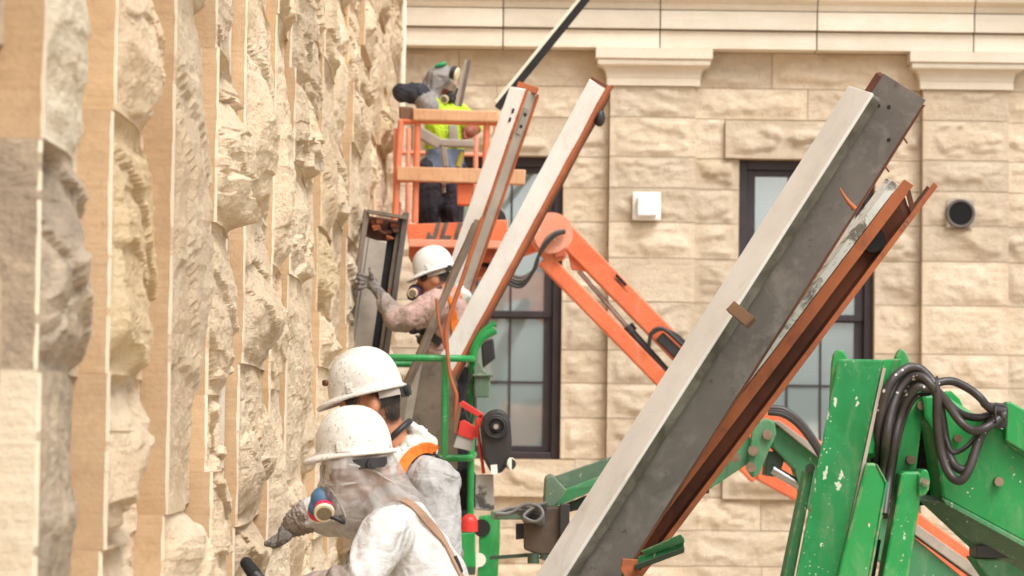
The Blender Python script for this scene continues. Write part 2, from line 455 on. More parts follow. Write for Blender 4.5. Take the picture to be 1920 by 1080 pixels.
def head_mat(name, sk, sk2):
    t = NT(name); v = t.coord(); t.b.inputs['Roughness'].default_value = .52
    base = t.ramp(t.noise(v, 14, 5), [(.3, sk2), (.7, sk)])
    at = t.n('ShaderNodeAttribute', attribute_name='hairw')
    nz = t.noise(t.coord((1, 1, .4)), 130, 4, .6)
    w = t.math('ADD', at.outputs['Fac'], t.math('MULTIPLY', t.math('SUBTRACT', nz, .5), .02))
    f = t.ramp(w, [(.490, 0.0), (.508, 1.0)])
    hairc = t.ramp(t.noise(t.coord((1, 1, .25)), 160, 4), [(.35, S(24,19,18)), (.7, S(58,44,38))])
    t.l(t.mix(f, base, hairc), t.b.inputs['Base Color'])
    t.bump(nz, .25, .003)
    return t.m
M['skin'] = simple('skin', S(206,146,112), .5, c2=S(188,122,90), scale=14, bump=.1, bscale=120)
M['skin_dark'] = simple('skin_dark', S(150,84,58), .55, c2=S(128,68,46), scale=14)
M['head'] = head_mat('skin_and_hair', S(204,144,110), S(186,120,88))
M['hair'] = simple('black_hair', S(48,36,32), .6, c2=S(28,22,20), scale=60, bump=.6, bscale=200)
M['strap_orange'] = cloth('orange_webbing', S(232,128,56), S(214,108,40), S(170,90,50), .55, .8, .5, wr=.2)
M['strap_brown'] = cloth('brown_webbing', S(164,132,110), S(146,114,92), S(120,92,76), .55, .8, .5, wr=.2)
M['lamp_green'] = simple('green_plastic', S(40,160,96), .45)
M['lens'] = simple('pale_lens', S(240,226,190), .2, c2=S(230,212,170))
M['yellow'] = simple('yellow_strap', S(206,180,60), .6)
M['ground'] = grimy('dusty_ground', S(196,180,156), S(172,156,132), S(140,124,104), amount=.6)
def veil():
    t = NT('translucent_hood'); v = t.coord()
    t.b.inputs['Roughness'].default_value = .8
    base = t.ramp(t.noise(v, 10, 7, .65, 1.0), [(.3, S(158,147,138)), (.7, S(196,187,179))])
    t.l(base, t.b.inputs['Base Color'])
    vd = t.coord((.6, .8, 2.6), rot=(.1, -.45, 0))
    rid = t.math('ABSOLUTE', t.math('SUBTRACT', t.noise(vd, 5, 2, .5, .3), .5), 0.0)
    t.bump(t.math('ADD', t.math('MULTIPLY', rid, 2.0), t.math('MULTIPLY', t.noise(v, 80, 5), .2)), .6, .012)
    tr = t.n('ShaderNodeBsdfTransparent'); mx = t.n('ShaderNodeMixShader')
    crease = t.ramp(rid, [(.0, 1.0), (.03, 0.0)])
    fac0 = t.ramp(t.noise(v, 7, 6, .6, 1.0), [(.3, .42), (.7, .60)])
    fac = t.math('MINIMUM', t.math('ADD', fac0, t.math('MULTIPLY', crease, .15)), .95)
    t.l(t.mix(t.math('MULTIPLY', crease, .3), base, S(200,192,184)), t.b.inputs['Base Color'])
    t.l(fac, mx.inputs[0]); t.l(tr.outputs[0], mx.inputs[1]); t.l(t.b.outputs[0], mx.inputs[2])
    t.l(mx.outputs[0], t.o.inputs['Surface'])
    return t.m
M['veil'] = veil()
# ------------------------------------------------------------------ ground
g = MB(); g.add([(-400,-400,0),(400,-400,0),(400,600,0),(-400,600,0)], [[0,1,2,3]])
go = g.build('ground', M['ground']); go['kind'] = 'structure'

# ------------------------------------------------------------------ rock-faced ashlar
def rock_height(nu, nv, rng, bulge, facets, peak, lu, lv, ledge=.3, rough=1.0, seed=0.0, edge=(.06,.1,.05,.08), ncrack=4, lf=1.6, camp=1.0, lam=0.0, crisp=.02):
    """height field of a pitched stone face over u in 0..1 and v in 0..1 (v = 0 bottom)"""
    planes = []
    for k in range(facets):
        a, b = rng.uniform(.08, .92), rng.uniform(.05, .95)
        h = dome(a, b, peak) * rng.uniform(.75, 1.1)
        ga, gb = (dome(a+.02, b, peak) - dome(a-.02, b, peak)) / .04, (dome(a, b+.02, peak) - dome(a, b-.02, peak)) / .04
        planes.append((a, b, h, ga*.75 + rng.uniform(-.5,.5), gb*.75 + rng.uniform(-.6,.6)))
    H = np.zeros((nv, nu)); D = np.zeros((nv, nu)); MK = np.zeros((nv, nu))
    cracks = []
    for k in range(ncrack):
        an = rng.choice([1.45, 1.6, 1.75, 1.2, 1.95]) if rng.random() < .75 else rng.uniform(.3, 2.8)
        cx, cy = rng.uniform(.2, .8), (rng.uniform(.08, .4) if k == 0 else rng.uniform(.1, .9))
        cracks.append((math.cos(an), math.sin(an), cx, cy, rng.uniform(.14, .34) * camp, rng.choice([-1, -1, 1]) if k else -1))
    for j in range(nv):
        v = j / (nv - 1)
        for i in range(nu):
            u = i / (nu - 1)
            w = .03 * noise.noise(Vector((u*lu*9, v*lv*9, seed)))
            h = min(p[2] + p[3]*(u - p[0] + w) + p[4]*(v - p[1] + w) for p in planes)
            h = min(h, dome(u, v, peak) * 1.6)
            q = Vector((u*lu, v*lv, seed))
            for (ca, sa, cx, cy, am, sg) in cracks:
                dd = ((u - cx)*ca*lu + (v - cy)*sa*lv)*sg + .05*noise.noise(Vector((u*lu*4, v*lv*4, seed + am*50))) + .025*noise.noise(Vector((u*lu*14, v*lv*14, seed + am*90)))
                if dd > 0: h -= am * min(1, dd / crisp) * max(.2, 1 - dd / .22)
            n1 = noise.fractal(q * 9, .8, 2.1, 6)
            n2 = noise.noise(Vector((u*lu*1.5, v*lv*26, seed + 3)))
            n3 = noise.ridged_multi_fractal(q * 16, .9, 2.1, 4, 1.0, 2.0)
            m = min(1, u/edge[0]) * min(1, (1-u)/edge[1]) * min(1, v/edge[2]) * min(1, (1-v)/edge[3])
            n0 = abs(noise.noise(Vector((u*lu*3.2 + seed, v*lv*2.2, seed*.7)))) * 2
            n4 = noise.noise(Vector((u*lu*4, v*lv*9, seed + 9)))
            if lam:
                lay = v*lv/.038 + 1.3*noise.noise(Vector((u*lu*1.6, v*lv*3, seed + 4))) + .5*noise.noise(Vector((u*lu*7, v*lv*7, seed + 6)))
                li = math.floor(lay)
                rl = noise.cell(Vector((li + .5, seed, math.floor(u*lu*2.2 + .7*noise.cell(Vector((li + .5, 3.5, seed)))) + .5)))
                h += lam * rl
            D[j, i] = max(h, -.35); MK[j, i] = m
            H[j, i] = rough * m * (.013*n1 + .005*ledge*n2 + .006*(n3 - 1) - .012*lf*n0 + .006 + .007*lf*n4)
    return H + bulge * MK * D / max(D.max(), .35)
def dome(u, v, peak):
    u = min(max(u, 0), 1); v = min(max(v, 0), 1)
    pv, pu = peak
    a = (v/pv if v < pv else (1-v)/(1-pv)); b = (u/pu if u < pu else (1-u)/(1-pu))
    a = max(a, 0)**.8 if v < pv else max(a, 0)**1.2
    return a * (max(b, 0)**.75)

# ------------------------------------------------------------------ wall of projecting stones beside the workers
WX = -0.94
wall = thing('stone_wall', 'long wall of rock-faced tan limestone blocks with sawn ends, workers chiselling it', 'wall', (-1.3, 13, 0))
bk = MB(); bk.box((-1.6, 12.5, 3.2), (.48, 10.6, 3.2)); bk.build('backing', M['mortar'], wall)
arris = [3.35, 4.35, 5.29, 6.23, 7.33, 8.37, 9.25, 10.55, 11.30, 12.62, 13.85, 15.0, 16.1, 17.2, 18.3, 19.4, 20.5, 21.6, 22.75]
far_dep = {2: .125, 3: .125, 4: .10, 5: .075, 6: .075, 7: .05, 8: .065, 9: .04}
jz = [0.0, .296] + [.756 + .46*k for k in range(13)]
peaks = {}
# (stack, course) -> bulge, peak(v,u)   courses counted from the ground
special = {
    (2, 3): dict(bulge=0.018, peak=(.25, .35), mat='pale'), (2, 4): dict(bulge=0.063, peak=(.35, .5), mat='stain'),
    (2, 5): dict(bulge=0.031, peak=(.6, .4), mat='pale'), (2, 2): dict(bulge=0.049, peak=(.5, .5)),
    (3, 5): dict(bulge=0.063, peak=(.3, .5)), (3, 6): dict(bulge=0.063, peak=(.5, .5)), (3, 4): dict(bulge=0.071, peak=(.3, .5), mat='ochre'), (3, 3): dict(bulge=0.081, peak=(.3, .5)),
    (4, 4): dict(bulge=0.081, peak=(.4, .55)), (4, 5): dict(bulge=0.067, peak=(.3, .55)), (4, 6): dict(bulge=0.122, peak=(.25, .75)), (4, 3): dict(bulge=0.071, peak=(.55, .55)),
    (5, 4): dict(bulge=0.063, peak=(.35, .5)), (6, 3): dict(bulge=0.081, peak=(.5, .6)), (6, 2): dict(bulge=0.081, peak=(.7, .5)), (7, 3): dict(bulge=0.063, peak=(.4, .5)), (7, 2): dict(bulge=0.063, peak=(.5, .5)),
}
rng = random.Random(11)
def wall_stone(k, c, y0, y1, z0, z1, xa, dep, bulge, peak, mats, nu, nv, seed):
    gap = .0003
    z0 += gap; z1 -= gap; y0 += gap; y1 -= gap * 1.5
    lu, lv = y1 - y0, z1 - z0
    H = rock_height(nu, nv, rng, bulge, 10, peak, lu, lv, seed=seed, edge=(.05, .12, .06, .06), ncrack=4, lf=.8, camp=.5, rough=.55, lam=.022, crisp=.008)
    verts = []; faces = []; mi = []; sm = []
    bev = .007
    jag = lambda z: .014*noise.noise(Vector((z*5, seed, 1))) + .008*noise.noise(Vector((z*21, seed, 5))) - .012*max(0, noise.noise(Vector((z*9, seed, 8))) - .35)
    for j in range(nv):
        z = z0 + lv * j / (nv - 1)
        for i in range(nu):
            u = (i / (nu - 1)) ** 1.0
            y = y0 + bev + (lu - bev) * u
            s = max(0, (u - .25) / .75); s = s*s*(3 - 2*s)
            x = xa - dep * s + H[j, i] + (.5*jag(z) if i > 0 else 0)
            verts.append((x, y, z))
    def quadgrid(base, nu, nv, m, flip=False, smooth=True):
        for j in range(nv - 1):
            for i in range(nu - 1):
                a = base + j*nu + i
                f = [a, a+1, a+nu+1, a+nu]
                faces.append(f[::-1] if flip else f); mi.append(m); sm.append(smooth)
    quadgrid(0, nu, nv, 0, smooth=False)
    # fresh-cut margin, then the sawn end facing the camera
    b = len(verts)
    for j in range(nv):
        z = z0 + lv * j / (nv - 1)
        verts.append(verts[j*nu]); verts.append((xa - bev + .35*jag(z), y0, z))
    for j in range(nv - 1):
        a = b + 2*j
        faces.append([a+1, a, a+2, a+3]); mi.append(2 if noise.noise(Vector((j*.16, seed, 2.2))) > -.3 else 0); sm.append(False)
    b = len(verts)
    for j in range(nv):
        z = z0 + lv * j / (nv - 1)
        verts.append((xa - bev + .35*jag(z), y0, z)); verts.append((-1.2, y0, z))
    for j in range(nv - 1):
        a = b + 2*j
        faces.append([a+1, a, a+2, a+3]); mi.append(1); sm.append(False)
    # top, bottom and far end
    for row, flip in ((0, False), (nv-1, True)):
        b = len(verts)
        for i in range(nu):
            p = verts[row*nu + i]; verts.append(p); verts.append((-1.2, p[1], p[2]))
        for i in range(nu - 1):
            a = b + 2*i; f = [a, a+1, a+3, a+2]
            faces.append(f[::-1] if flip else f); mi.append(0); sm.append(False)
    b = len(verts)
    for j in range(nv):
        p = verts[j*nu + nu - 1]; verts.append(p); verts.append((-1.2, p[1], p[2]))
    for j in range(nv - 1):
        a = b + 2*j; faces.append([a, a+1, a+3, a+2]); mi.append(0); sm.append(False)
    me = bpy.data.meshes.new('stone_block'); me.from_pydata(verts, [], faces)
    for q in mats: me.materials.append(q)
    me.polygons.foreach_set('material_index', mi); me.polygons.foreach_set('use_smooth', sm)
    me.update()
    return link_mesh('stone_block', me, wall)
M['ochre'] = stone('limestone_ochre', S(228,204,166), S(212,182,142), S(172,140,106), S(208,172,122), bed_axis=5, bumpy=1.0, bd=.035, lines=.0, lw=.06)
for k in range(len(arris) - 1):
    y0, y1 = arris[k], arris[k+1]
    ztop = 1.5 + .158 * y1 + .5; zbot = 1.5 - .058 * y1 - .1
    jr = random.Random(k*31 + 3)
    jz_k = [0.0] + [z + (jr.uniform(-.13, .13) if k != 2 else -.085) for z in jz[1:]]
    if k >= 4:
        for q in range(3): jz_k.pop(jr.randrange(3, len(jz_k) - 2))
    for c in range(len(jz_k) - 1):
        z0, z1 = jz_k[c], jz_k[c+1]
        if z0 > max(ztop, 3.0) + .5: continue
        vis = z1 > zbot and z0 < ztop and y1 > 5
        sp_ = special.get((k, c), {})
        dep = far_dep.get(k, .03 if k < 12 else .01) * rng.uniform(.5, .8)
        bulge = sp_.get('bulge', (rng.uniform(.065, .10) * {4: 1.35, 5: 1.25}.get(k, 1) if k < 9 else rng.uniform(.045, .085)) if k > 1 else .04)
        peak = sp_.get('peak', (rng.choice([.25, .32, .4, .5, .62]) + rng.uniform(-.08, .08), rng.uniform(.35, .65)))
        xa = WX + (rng.uniform(-.012, .012) if k < 9 else rng.uniform(-.09, -.03)) - (.07 if k < 2 else 0)
        jo = rng.uniform(-.03, .03) if k != 2 else 0
        mt = sp_.get('mat', 'rough' if rng.random() > .03 else 'ochre')
        farm = M['rough'] if mt in ('pale',) else M[mt]
        mats = [M[mt], M['pale'] if (k == 2 and c < 4) else (M['stain'] if mt == 'stain' else M['sawn']), M['cut'] if k < 9 else farm]
        if (k, c) == (2, 3): mats = [M['stain'], M['pale'], M['cut']]
        nn = (56, 72) if (vis and k < 9) else ((26, 44) if vis else (8, 8))
        # a narrow open joint holds a white backing strip between the sixth and seventh stacks
        yy1 = y1 - (.10 if k == 5 else 0)
        wall_stone(k, c, y0 + jo*0, yy1, z0, z1, xa, dep, bulge, peak, mats, nn[0], nn[1], k*17.3 + c*5.7)
js = MB(); js.box((-1.0, 9.20, 2.9), (.012, .035, 2.9)); js.build('joint_strip', M['pipe'], wall)
cp_ = MB(); cp_.box((-1.25, 12.5, 6.5), (.4, 10.5, .1)); cp_.build('coping', M['bsmooth'], wall)

# ------------------------------------------------------------------ the building that closes the view
YB = 23.0
bld = thing('stone_building', 'tan stone building with pilasters, dressed cornice and dark-framed windows closing the view', 'building', (1.5, YB, 0))
def wx(x, y=540): return P(x, y, YB).x
def wz(y, x=1220): return P(x, y, YB).z
shell = MB()
MODULE = wx(1806) - wx(1220)
PC = [wx(1220) + MODULE * i for i in (-1, 0, 1, 2)]        # pilaster centres
WC = [wx(1512) + MODULE * i for i in (-1, 0, 1)]           # window centres
PW = (wx(1302) - wx(1140)) / 2; WW = (wx(1637) - wx(1382)) / 2
xL, xR = PC[0] - .5, PC[3] + 1.5
zb = [0.0] + [wz(y) for y in (1060, 993, 932, 862, 785, 720, 658, 567, 485, 418, 354, 296, 222, 164, 97)]
ZL0, ZL1 = wz(296), wz(224)      # lintel
ZS0, ZS1 = wz(934), wz(864)      # sill
ZW0, ZW1 = ZS1, ZL0              # opening
brng = random.Random(5)
def block(x0, x1, z0, z1, yf, bulge, mat, margin=(.06, .06, .03, .03), res=None, name='stone_block', parent=None, depth=.16):
    g2 = .0035
    x0 += g2; x1 -= g2; z0 += g2; z1 -= g2
    lu, lv = x1 - x0, z1 - z0
    nu, nv = res or (max(12, int(lu*44)), max(14, int(lv*52)))
    H = rock_height(nu, nv, brng, bulge, 8, (brng.uniform(.22,.5), brng.uniform(.35,.65)), lu, lv, seed=brng.uniform(0, 99),
                    edge=(.02, .02, .02, .02), rough=.9, ncrack=5, lf=.8, camp=1.1, crisp=.012)
    verts = []; faces = []; mi = []; sm = []
    ul, ur, vb, vt = margin[0]/lu, 1 - margin[1]/lu, margin[2]/lv, 1 - margin[3]/lv
    for j in range(nv):
        for i in range(nu):
            u, v = i/(nu-1), j/(nv-1)
            e = min((u-ul)/.035, (ur-u)/.035, (v-vb)/.06, (vt-v)/.06)
            e = min(max(e, 0), 1)
            h = max(.012 + H[j, i], -.006) * e
            verts.append((x0 + lu*u, yf - h, z0 + lv*v))
    for j in range(nv-1):
        for i in range(nu-1):
            a = j*nu + i; faces.append([a, a+1, a+nu+1, a+nu]); mi.append(0); sm.append(True)
    b = len(verts)
    verts += [(x0,yf,z0),(x1,yf,z0),(x1,yf,z1),(x0,yf,z1),(x0,yf+depth,z0),(x1,yf+depth,z0),(x1,yf+depth,z1),(x0,yf+depth,z1)]
    for f in ([0,4,5,1],[1,5,6,2],[2,6,7,3],[3,7,4,0]):
        faces.append([b+i for i in f]); mi.append(0); sm.append(False)
    me = bpy.data.meshes.new(name); me.from_pydata(verts, [], faces); me.materials.append(mat)
    me.polygons.foreach_set('use_smooth', sm); me.update()
    return link_mesh(name, me, parent or bld)
def inview(x0, x1, z0, z1):
    return x1 > -1.3 and x0 < 4.9 and z1 > 0.2 and z0 < 5.6
YP = YB - .11                     # pilaster face
# pilaster shafts
for i, pc in enumerate(PC):
    for a, b in zip(zb[:-2], zb[1:-1]):
        r = None if inview(pc-PW, pc+PW, a, b) else (6, 6)
        block(pc - PW, pc + PW, a, b, YP, brng.uniform(.012,.026), M['bstone'], (.055,.055,.02,.02), r, depth=.25)
# wall panels between the pilasters
for i, wc in enumerate(WC):
    xl, xr = PC[i] + PW, PC[i+1] - PW
    for ci, (a, b) in enumerate(zip(zb[:-1], zb[1:])):
        mid = (a + b) / 2
        if ZW0 < mid < ZW1:
            spans = [(xl, wc - WW), (wc + WW, xr)]
        elif ZS0 < mid < ZS1:
            spans = [(xl, wc - WW - .13), (wc + WW + .13, xr)]
        elif ZL0 < mid < ZL1:
            spans = [(xl, wc - WW - .13), (wc + WW + .13, xr)]
        else:
            cut = wc + (.0 if ci % 2 else -.34) + brng.uniform(-.05, .05)
            if (b - a) > .1 and ci in (3, 5): cut = wc - .12
            spans = [(xl, cut), (cut, xr)]
        for s0, s1 in spans:
            r = None if inview(s0, s1, a, b) else (6, 6)
            jm = .06 if s1 - s0 < .5 else .03
            ml = jm if abs(s0 - (wc + WW)) < .01 else .02
            mr = jm if abs(s1 - (wc - WW)) < .01 else .02
            block(s0, s1, a, b, YB, brng.uniform(.014,.028), M['bstone'], (ml, mr, .015, .015), r)
    block(wc - WW - .13, wc + WW + .13, ZL0, ZL1, YB - .05, .055, M['bstone'], (.06,.06,.05,.015), depth=.25, name='lintel')
    block(wc - WW - .13, wc + WW + .13, ZS0, ZS1, YB - .06, .045, M['bstone'], (.06,.06,.055,.02), depth=.28, name='sill')
    # window
    fr = MB(); yw = YB + .09
    def fbox(x0, x1, z0, z1, y0, y1, mb=fr): mb.box(((x0+x1)/2, (y0+y1)/2, (z0+z1)/2), ((x1-x0)/2, (y1-y0)/2, (z1-z0)/2))
    fw = .075; x0, x1, z0, z1 = wc - WW, wc + WW, ZW0, ZW1
    fbox(x0, x0+fw, z0, z1, yw, yw+.12); fbox(x1-fw, x1, z0, z1, yw, yw+.12)
    fbox(x0+fw, x1-fw, z1-fw*1.1, z1, yw, yw+.12); fbox(x0+fw, x1-fw, z0, z0+fw*.8, yw, yw+.12)
    win = fr.build('window', M['plum'], bld, .006)
    zm = wz(592)
    for (s0, s1, dy) in ((zm - .02, z1 - fw*1.1, .045), (z0 + fw*.8, zm + .02, .075)):
        sb = MB(); sw = .075
        a0, a1 = x0 + fw, x1 - fw
        fbox(a0, a0+sw, s0, s1, yw+dy, yw+dy+.05, sb); fbox(a1-sw, a1, s0, s1, yw+dy, yw+dy+.05, sb)
        fbox(a0+sw, a1-sw, s0, s0+.055, yw+dy, yw+dy+.05, sb); fbox(a0+sw, a1-sw, s1-.055, s1, yw+dy, yw+dy+.05, sb)
        sb.build('sash', M['plum'], win, .004)
        g0, g1, h0, h1 = a0+sw, a1-sw, s0+.055, s1-.055
        hz = h0 + (h1 - h0) * .5
        for q in (1, 2):
            mb = MB(); cx = g0 + (g1-g0)*q/3; fbox(cx-.0085, cx+.0085, h0, h1, yw+dy+.008, yw+dy+.03, mb); mb.build('muntin', M['plum'], win)
        for cxa, cxb in ((g0, g0+(g1-g0)/3-.0085), (g0+(g1-g0)/3+.0085, g0+(g1-g0)*2/3-.0085), (g0+(g1-g0)*2/3+.0085, g1)):
            mb = MB(); fbox(cxa, cxb, hz-.0085, hz+.0085, yw+dy+.008, yw+dy+.03, mb); mb.build('muntin', M['plum'], win)
        for q in range(3):
            for (e0, e1) in ((h0, hz-.0085), (hz+.0085, h1)):
                pb = MB(); fbox(g0+(g1-g0)*q/3 + (.0085 if q else 0), g0+(g1-g0)*(q+1)/3 - (.0085 if q < 2 else 0), e0, e1, yw+dy+.022, yw+dy+.027, pb)
                tl = (brng.uniform(-.0025, .0025), brng.uniform(-.0025, .0025)); cxp = sum(p[0] for p in pb.v)/8; czp = sum(p[2] for p in pb.v)/8
                pb.v = [(p[0], p[1] + (p[0]-cxp)*tl[0] + (p[2]-czp)*tl[1], p[2]) for p in pb.v]
                pb.build('pane', M['glass'], win)
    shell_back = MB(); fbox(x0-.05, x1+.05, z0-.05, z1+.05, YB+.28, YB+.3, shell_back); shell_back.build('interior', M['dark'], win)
# masonry core behind the facing, cut round the windows
core = MB()
def cbox(x0, x1, z0, z1): core.box(((x0+x1)/2, YB+.256, (z0+z1)/2), ((x1-x0)/2, .244, (z1-z0)/2))
edges = [xL] + [e for wc in WC for e in (wc - WW, wc + WW)] + [xR]
for q in range(0, len(edges) - 1, 2): cbox(edges[q], edges[q+1], 0, 7.0)
for wc in WC: cbox(wc-WW, wc+WW, 0, ZW0); cbox(wc-WW, wc+WW, ZW1, 7.0)
for pc in PC: core.box((pc, YP+.12, zb[-2]/2), (PW-.006, .108, zb[-2]/2))
core.build('core', M['mortar'], bld)
# capitals: a profile swept round three sides of each pilaster head
zc1, zc0 = wz(97), wz(164)
hc_ = zc1 - zc0
prof = [(.0, zc0), (.028, zc0), (.028, zc0 + hc_*.20), (.034, zc0 + hc_*.24)]
for q in range(8):
    a = q/7; prof.append((.034 + .062*(1 - math.cos(a*math.pi/2)), zc0 + hc_*(.25 + .27*math.sin(a*math.pi/2))))
prof += [(.108, zc0 + hc_*.55), (.112, zc0 + hc_*.62), (.108, zc0 + hc_*.68), (.104, zc0 + hc_*.70), (.128, zc0 + hc_*.72), (.128, zc1 - .002), (.0, zc1 - .002)]
for pc in PC:
    mb = MB(); n = len(prof); vs = []
    for (o_, z) in prof:
        vs += [(pc-PW-o_, YB+.1, z), (pc-PW-o_, YP-o_, z), (pc+PW+o_, YP-o_, z), (pc+PW+o_, YB+.1, z)]
    fs = []
    for q in range(n-1):
        for s_ in range(3):
            a = q*4+s_; fs.append([a, a+1, a+5, a+4])
    fs.append([0,1,2,3]); fs.append([(n-1)*4+i for i in range(4)][::-1])
    mb.add(vs, fs); mb.build('capital', M['bsmooth'], bld)
# entablature: separate dressed blocks per course
ent = [(wz(97), wz(62.5), .20), (wz(61.5), wz(26), .235)]
ov0, ov1 = wz(25), wz(-6)
step = MODULE / 2
jx0 = wx(1235, 60)
k0 = -4
for q in range(k0, 7):
    a, b = jx0 + step*q, jx0 + step*(q+1)
    if b < xL or a > xR: continue
    for (z0, z1, pr) in ent:
        mb = MB(); mb.box(((a+b)/2, YB - pr + .3, (z0+z1)/2), (step/2 - .005, .3, (z1-z0)/2 - .003)); mb.build('fascia_block', M['bsmooth'], bld, .005)
    pf = [(.235, ov0), (.25, ov0+.03), (.25, ov0+.05), (.27, ov0+.062), (.30, ov0+.085), (.31, ov0+.115), (.31, ov1), (-.3, ov1), (-.3, ov0)]
    A = [(a+.005, YB - p_, z) for p_, z in pf]; B = [(b-.005, YB - p_, z) for p_, z in pf]
    mb = MB(); mb.hexa(A, B); mb.build('moulding_block', M['bsmooth'], bld)
    mb = MB(); mb.box(((a+b)/2, YB+.0, ov1 + .43), (step/2-.005, .32, .42)); mb.build('frieze_block', M['bsmooth'], bld, .006)
cc = MB(); cc.box(((xL+xR)/2, YB-.05, 6.7), ((xR-xL)/2, .5, .12)); cc.build('cornice', M['bsmooth'], bld)
# things on the facade
pf = MB(); pts = pxs([(757, -60), (756, 60), (753, 200)], YB - .55); pf.tube(pts, .028, 12)
dp = pf.build('downspout', M['pipe'], loc=pts[-1]); tag(dp, 'pale round downspout in the corner where the two stone walls meet', 'downspout')
pos = P(1212, 387, YP - .03)
fx = thing('wall_light', 'square white wall light on the stone pilaster between the windows', 'wall light', pos)
mb = MB(); mb.box(pos + Vector((0, -.02, 0)), (.122, .02, .122)); mb.build('back_plate', M['white'], fx, .01)
mb = MB(); mb.box(pos + Vector((.003, -.085, -.005)), (.085, .045, .085)); mb.build('cover', M['white_bright'], fx, .012)
pos = P(1800, 401, YP - .03)
vt = thing('vent_pipe', 'round dark vent pipe opening set in a stone pilaster', 'vent', pos)
mb = MB()
n = 32; vs = []
for (r_, y_) in ((.128, -.005), (.126, -.036), (.104, -.04), (.1, -.028)):
    for i in range(n):
        k = 2*math.pi*i/n; vs.append(pos + Vector((r_*math.cos(k), y_, r_*math.sin(k))))
fs = []
for j in range(3):
    for i in range(n):
        q = (i+1) % n; fs.append([j*n+i, j*n+q, (j+1)*n+q, (j+1)*n+i])
mb.add(vs, fs, 0, True); mb.build('collar', M['grey'], vt)
mb = MB(); mb.cyl(pos + Vector((0,-.032,0)), pos + Vector((0,-.027,0)), .1, n=28); mb.build('duct', M['hole_shade'], vt)  # flat black disc paints the shade inside the pipe
mb = MB()
mb.box(pos + Vector((0, -.012, 0)), (.118, .012, .118)); mb.build('back_plate', M['grey_light'], vt, .004)

# unseen rust-red tank, added behind the camera only for its reflection in the panes
tk = thing('reflection_tank', 'made-up rust-red tank out of view, added to give the window a reddish reflection', 'tank', (.42, -6, 0))
mb = MB(); mb.cyl((.05, -6, 1.35), (.95, -6, 1.35), .52, n=28); mb.ell((.05, -6, 1.35), (.16, .52, .52)); mb.ell((.95, -6, 1.35), (.16, .52, .52)); mb.build('shell', M['rust'], tk)
mb = MB(); mb.cyl((.5, -6, 1.8), (.5, -6, 2.02), .16, n=18); mb.build('hatch', M['rust_dark'], tk)
for lx in (.1, .9):
    for ly in (-6.3, -5.7):
        mb = MB(); mb.cyl((lx, ly, 0), (lx, ly, 1.1), .05, n=8); mb.build('leg', M['rust_dark'], tk)
# ------------------------------------------------------------------ green lift beside the beams
def bolt(mb, x, y, Y, r=.012, mi=0, h=.015):
    p = P(x, y, Y); mb.cyl(p + Vector((0, .01, 0)), p - Vector((0, h, 0)), r, n=8, mi=mi)
YN = 8.8
near = thing('boom_lift', 'big green articulated boom lift with paint-spattered upright and looped black hoses', 'boom lift', (P(1640, 900, YN).x, YN + .3, 0))
def lift_box(px_a, px_b, Ya, ext, name, mat, parent, bevel=.006):
    mb = MB(); mb.hexa([P(*p) for p in px_a], [P(*p) for p in px_b]) if False else None
    return mb
SV = Vector((.055, .20, 0))
mb = MB(); mb.plate([(1571,673,8.86),(1657,674,8.80),(1533.5,1265,8.80),(1445,1315,8.86)], YN, 0, ext=SV); mb.build('upright', M['green'], near, .007)
mb = MB(); mb.plate([(1655,690,8.79),(1661,690,8.79),(1539,1265,8.79),(1532,1265,8.79)], YN, 0, ext=(.004,.02,0)); mb.build('edge_weld', M['grey_light'], near)
# ears
mb = MB(); mb.plate([(1557,758),(1561,682),(1564,664),(1570,656),(1577,655),(1584,660),(1590,673),(1592,690),(1570,760)], 8.93, .05); mb.build('lug', M['green_clean'], near, .006)
mb = MB(); mb.plate([(1668,770),(1677,700),(1680,668),(1686,656),(1692,654),(1699,660),(1713,692),(1716,760),(1700,790)], 8.97, .05); mb.build('lug', M['green_clean'], near, .006)
mb = MB(); mb.plate([(1657,674,8.8),(1682,672,9.0),(1682,700,9.0),(1640,880,9.0),(1621,850,8.8)], YN, 0, ext=(.03,.02,0)); mb.build('side_plate', M['green_clean'], near, .003)
# guide strip on the other side, sleeve, link arm
mb = MB(); mb.plate([(1511,882),(1527,880),(1450,1290),(1426,1290)], 8.95, .12); mb.build('guide_rail', M['green_dusty'], near, .006)
mb = MB(); mb.cyl(P(1519,878,8.93), P(1519,878,9.05), .016, n=14); mb.build('roller', M['green_dark'], near)
mb = MB(); mb.plate([(1624,868),(1642,868),(1662,905),(1634,1060),(1596,1262),(1528,1262),(1579,1047)], 8.76, .22); mb.build('sleeve', M['green_clean'], near, .008)
mb = MB(); mb.plate([(1643,870),(1646,872),(1665,906),(1600,1262),(1597,1262),(1661,906)], 8.755, .03); mb.build('sleeve_edge', M['green'], near)
mb = MB(); mb.plate([(1689,890),(1695,884),(1727,884),(1733,892),(1704,1080),(1670,1290),(1620,1290),(1655,1080)], 8.84, .12); mb.build('link_arm', M['green_clean'], near, .01)
mb = MB(); mb.plate([(1722,930),(1722,892),(1728,882),(1735,879),(1741,884),(1744,900),(1742,918),(1735,930)], 8.82, .17); mb.build('knuckle', M['green_clean'], near, .006)
mb = MB(); p = P(1734,903,8.81); mb.cyl(p, p + Vector((0,.22,0)), .017, n=20); q = P(1734,903,8.80); mb.cyl(q, q + Vector((0,.02,0)), .009, n=12, mi=1); mb.build('pin', [M['green_dusty'], M['bolt']], near, .003)
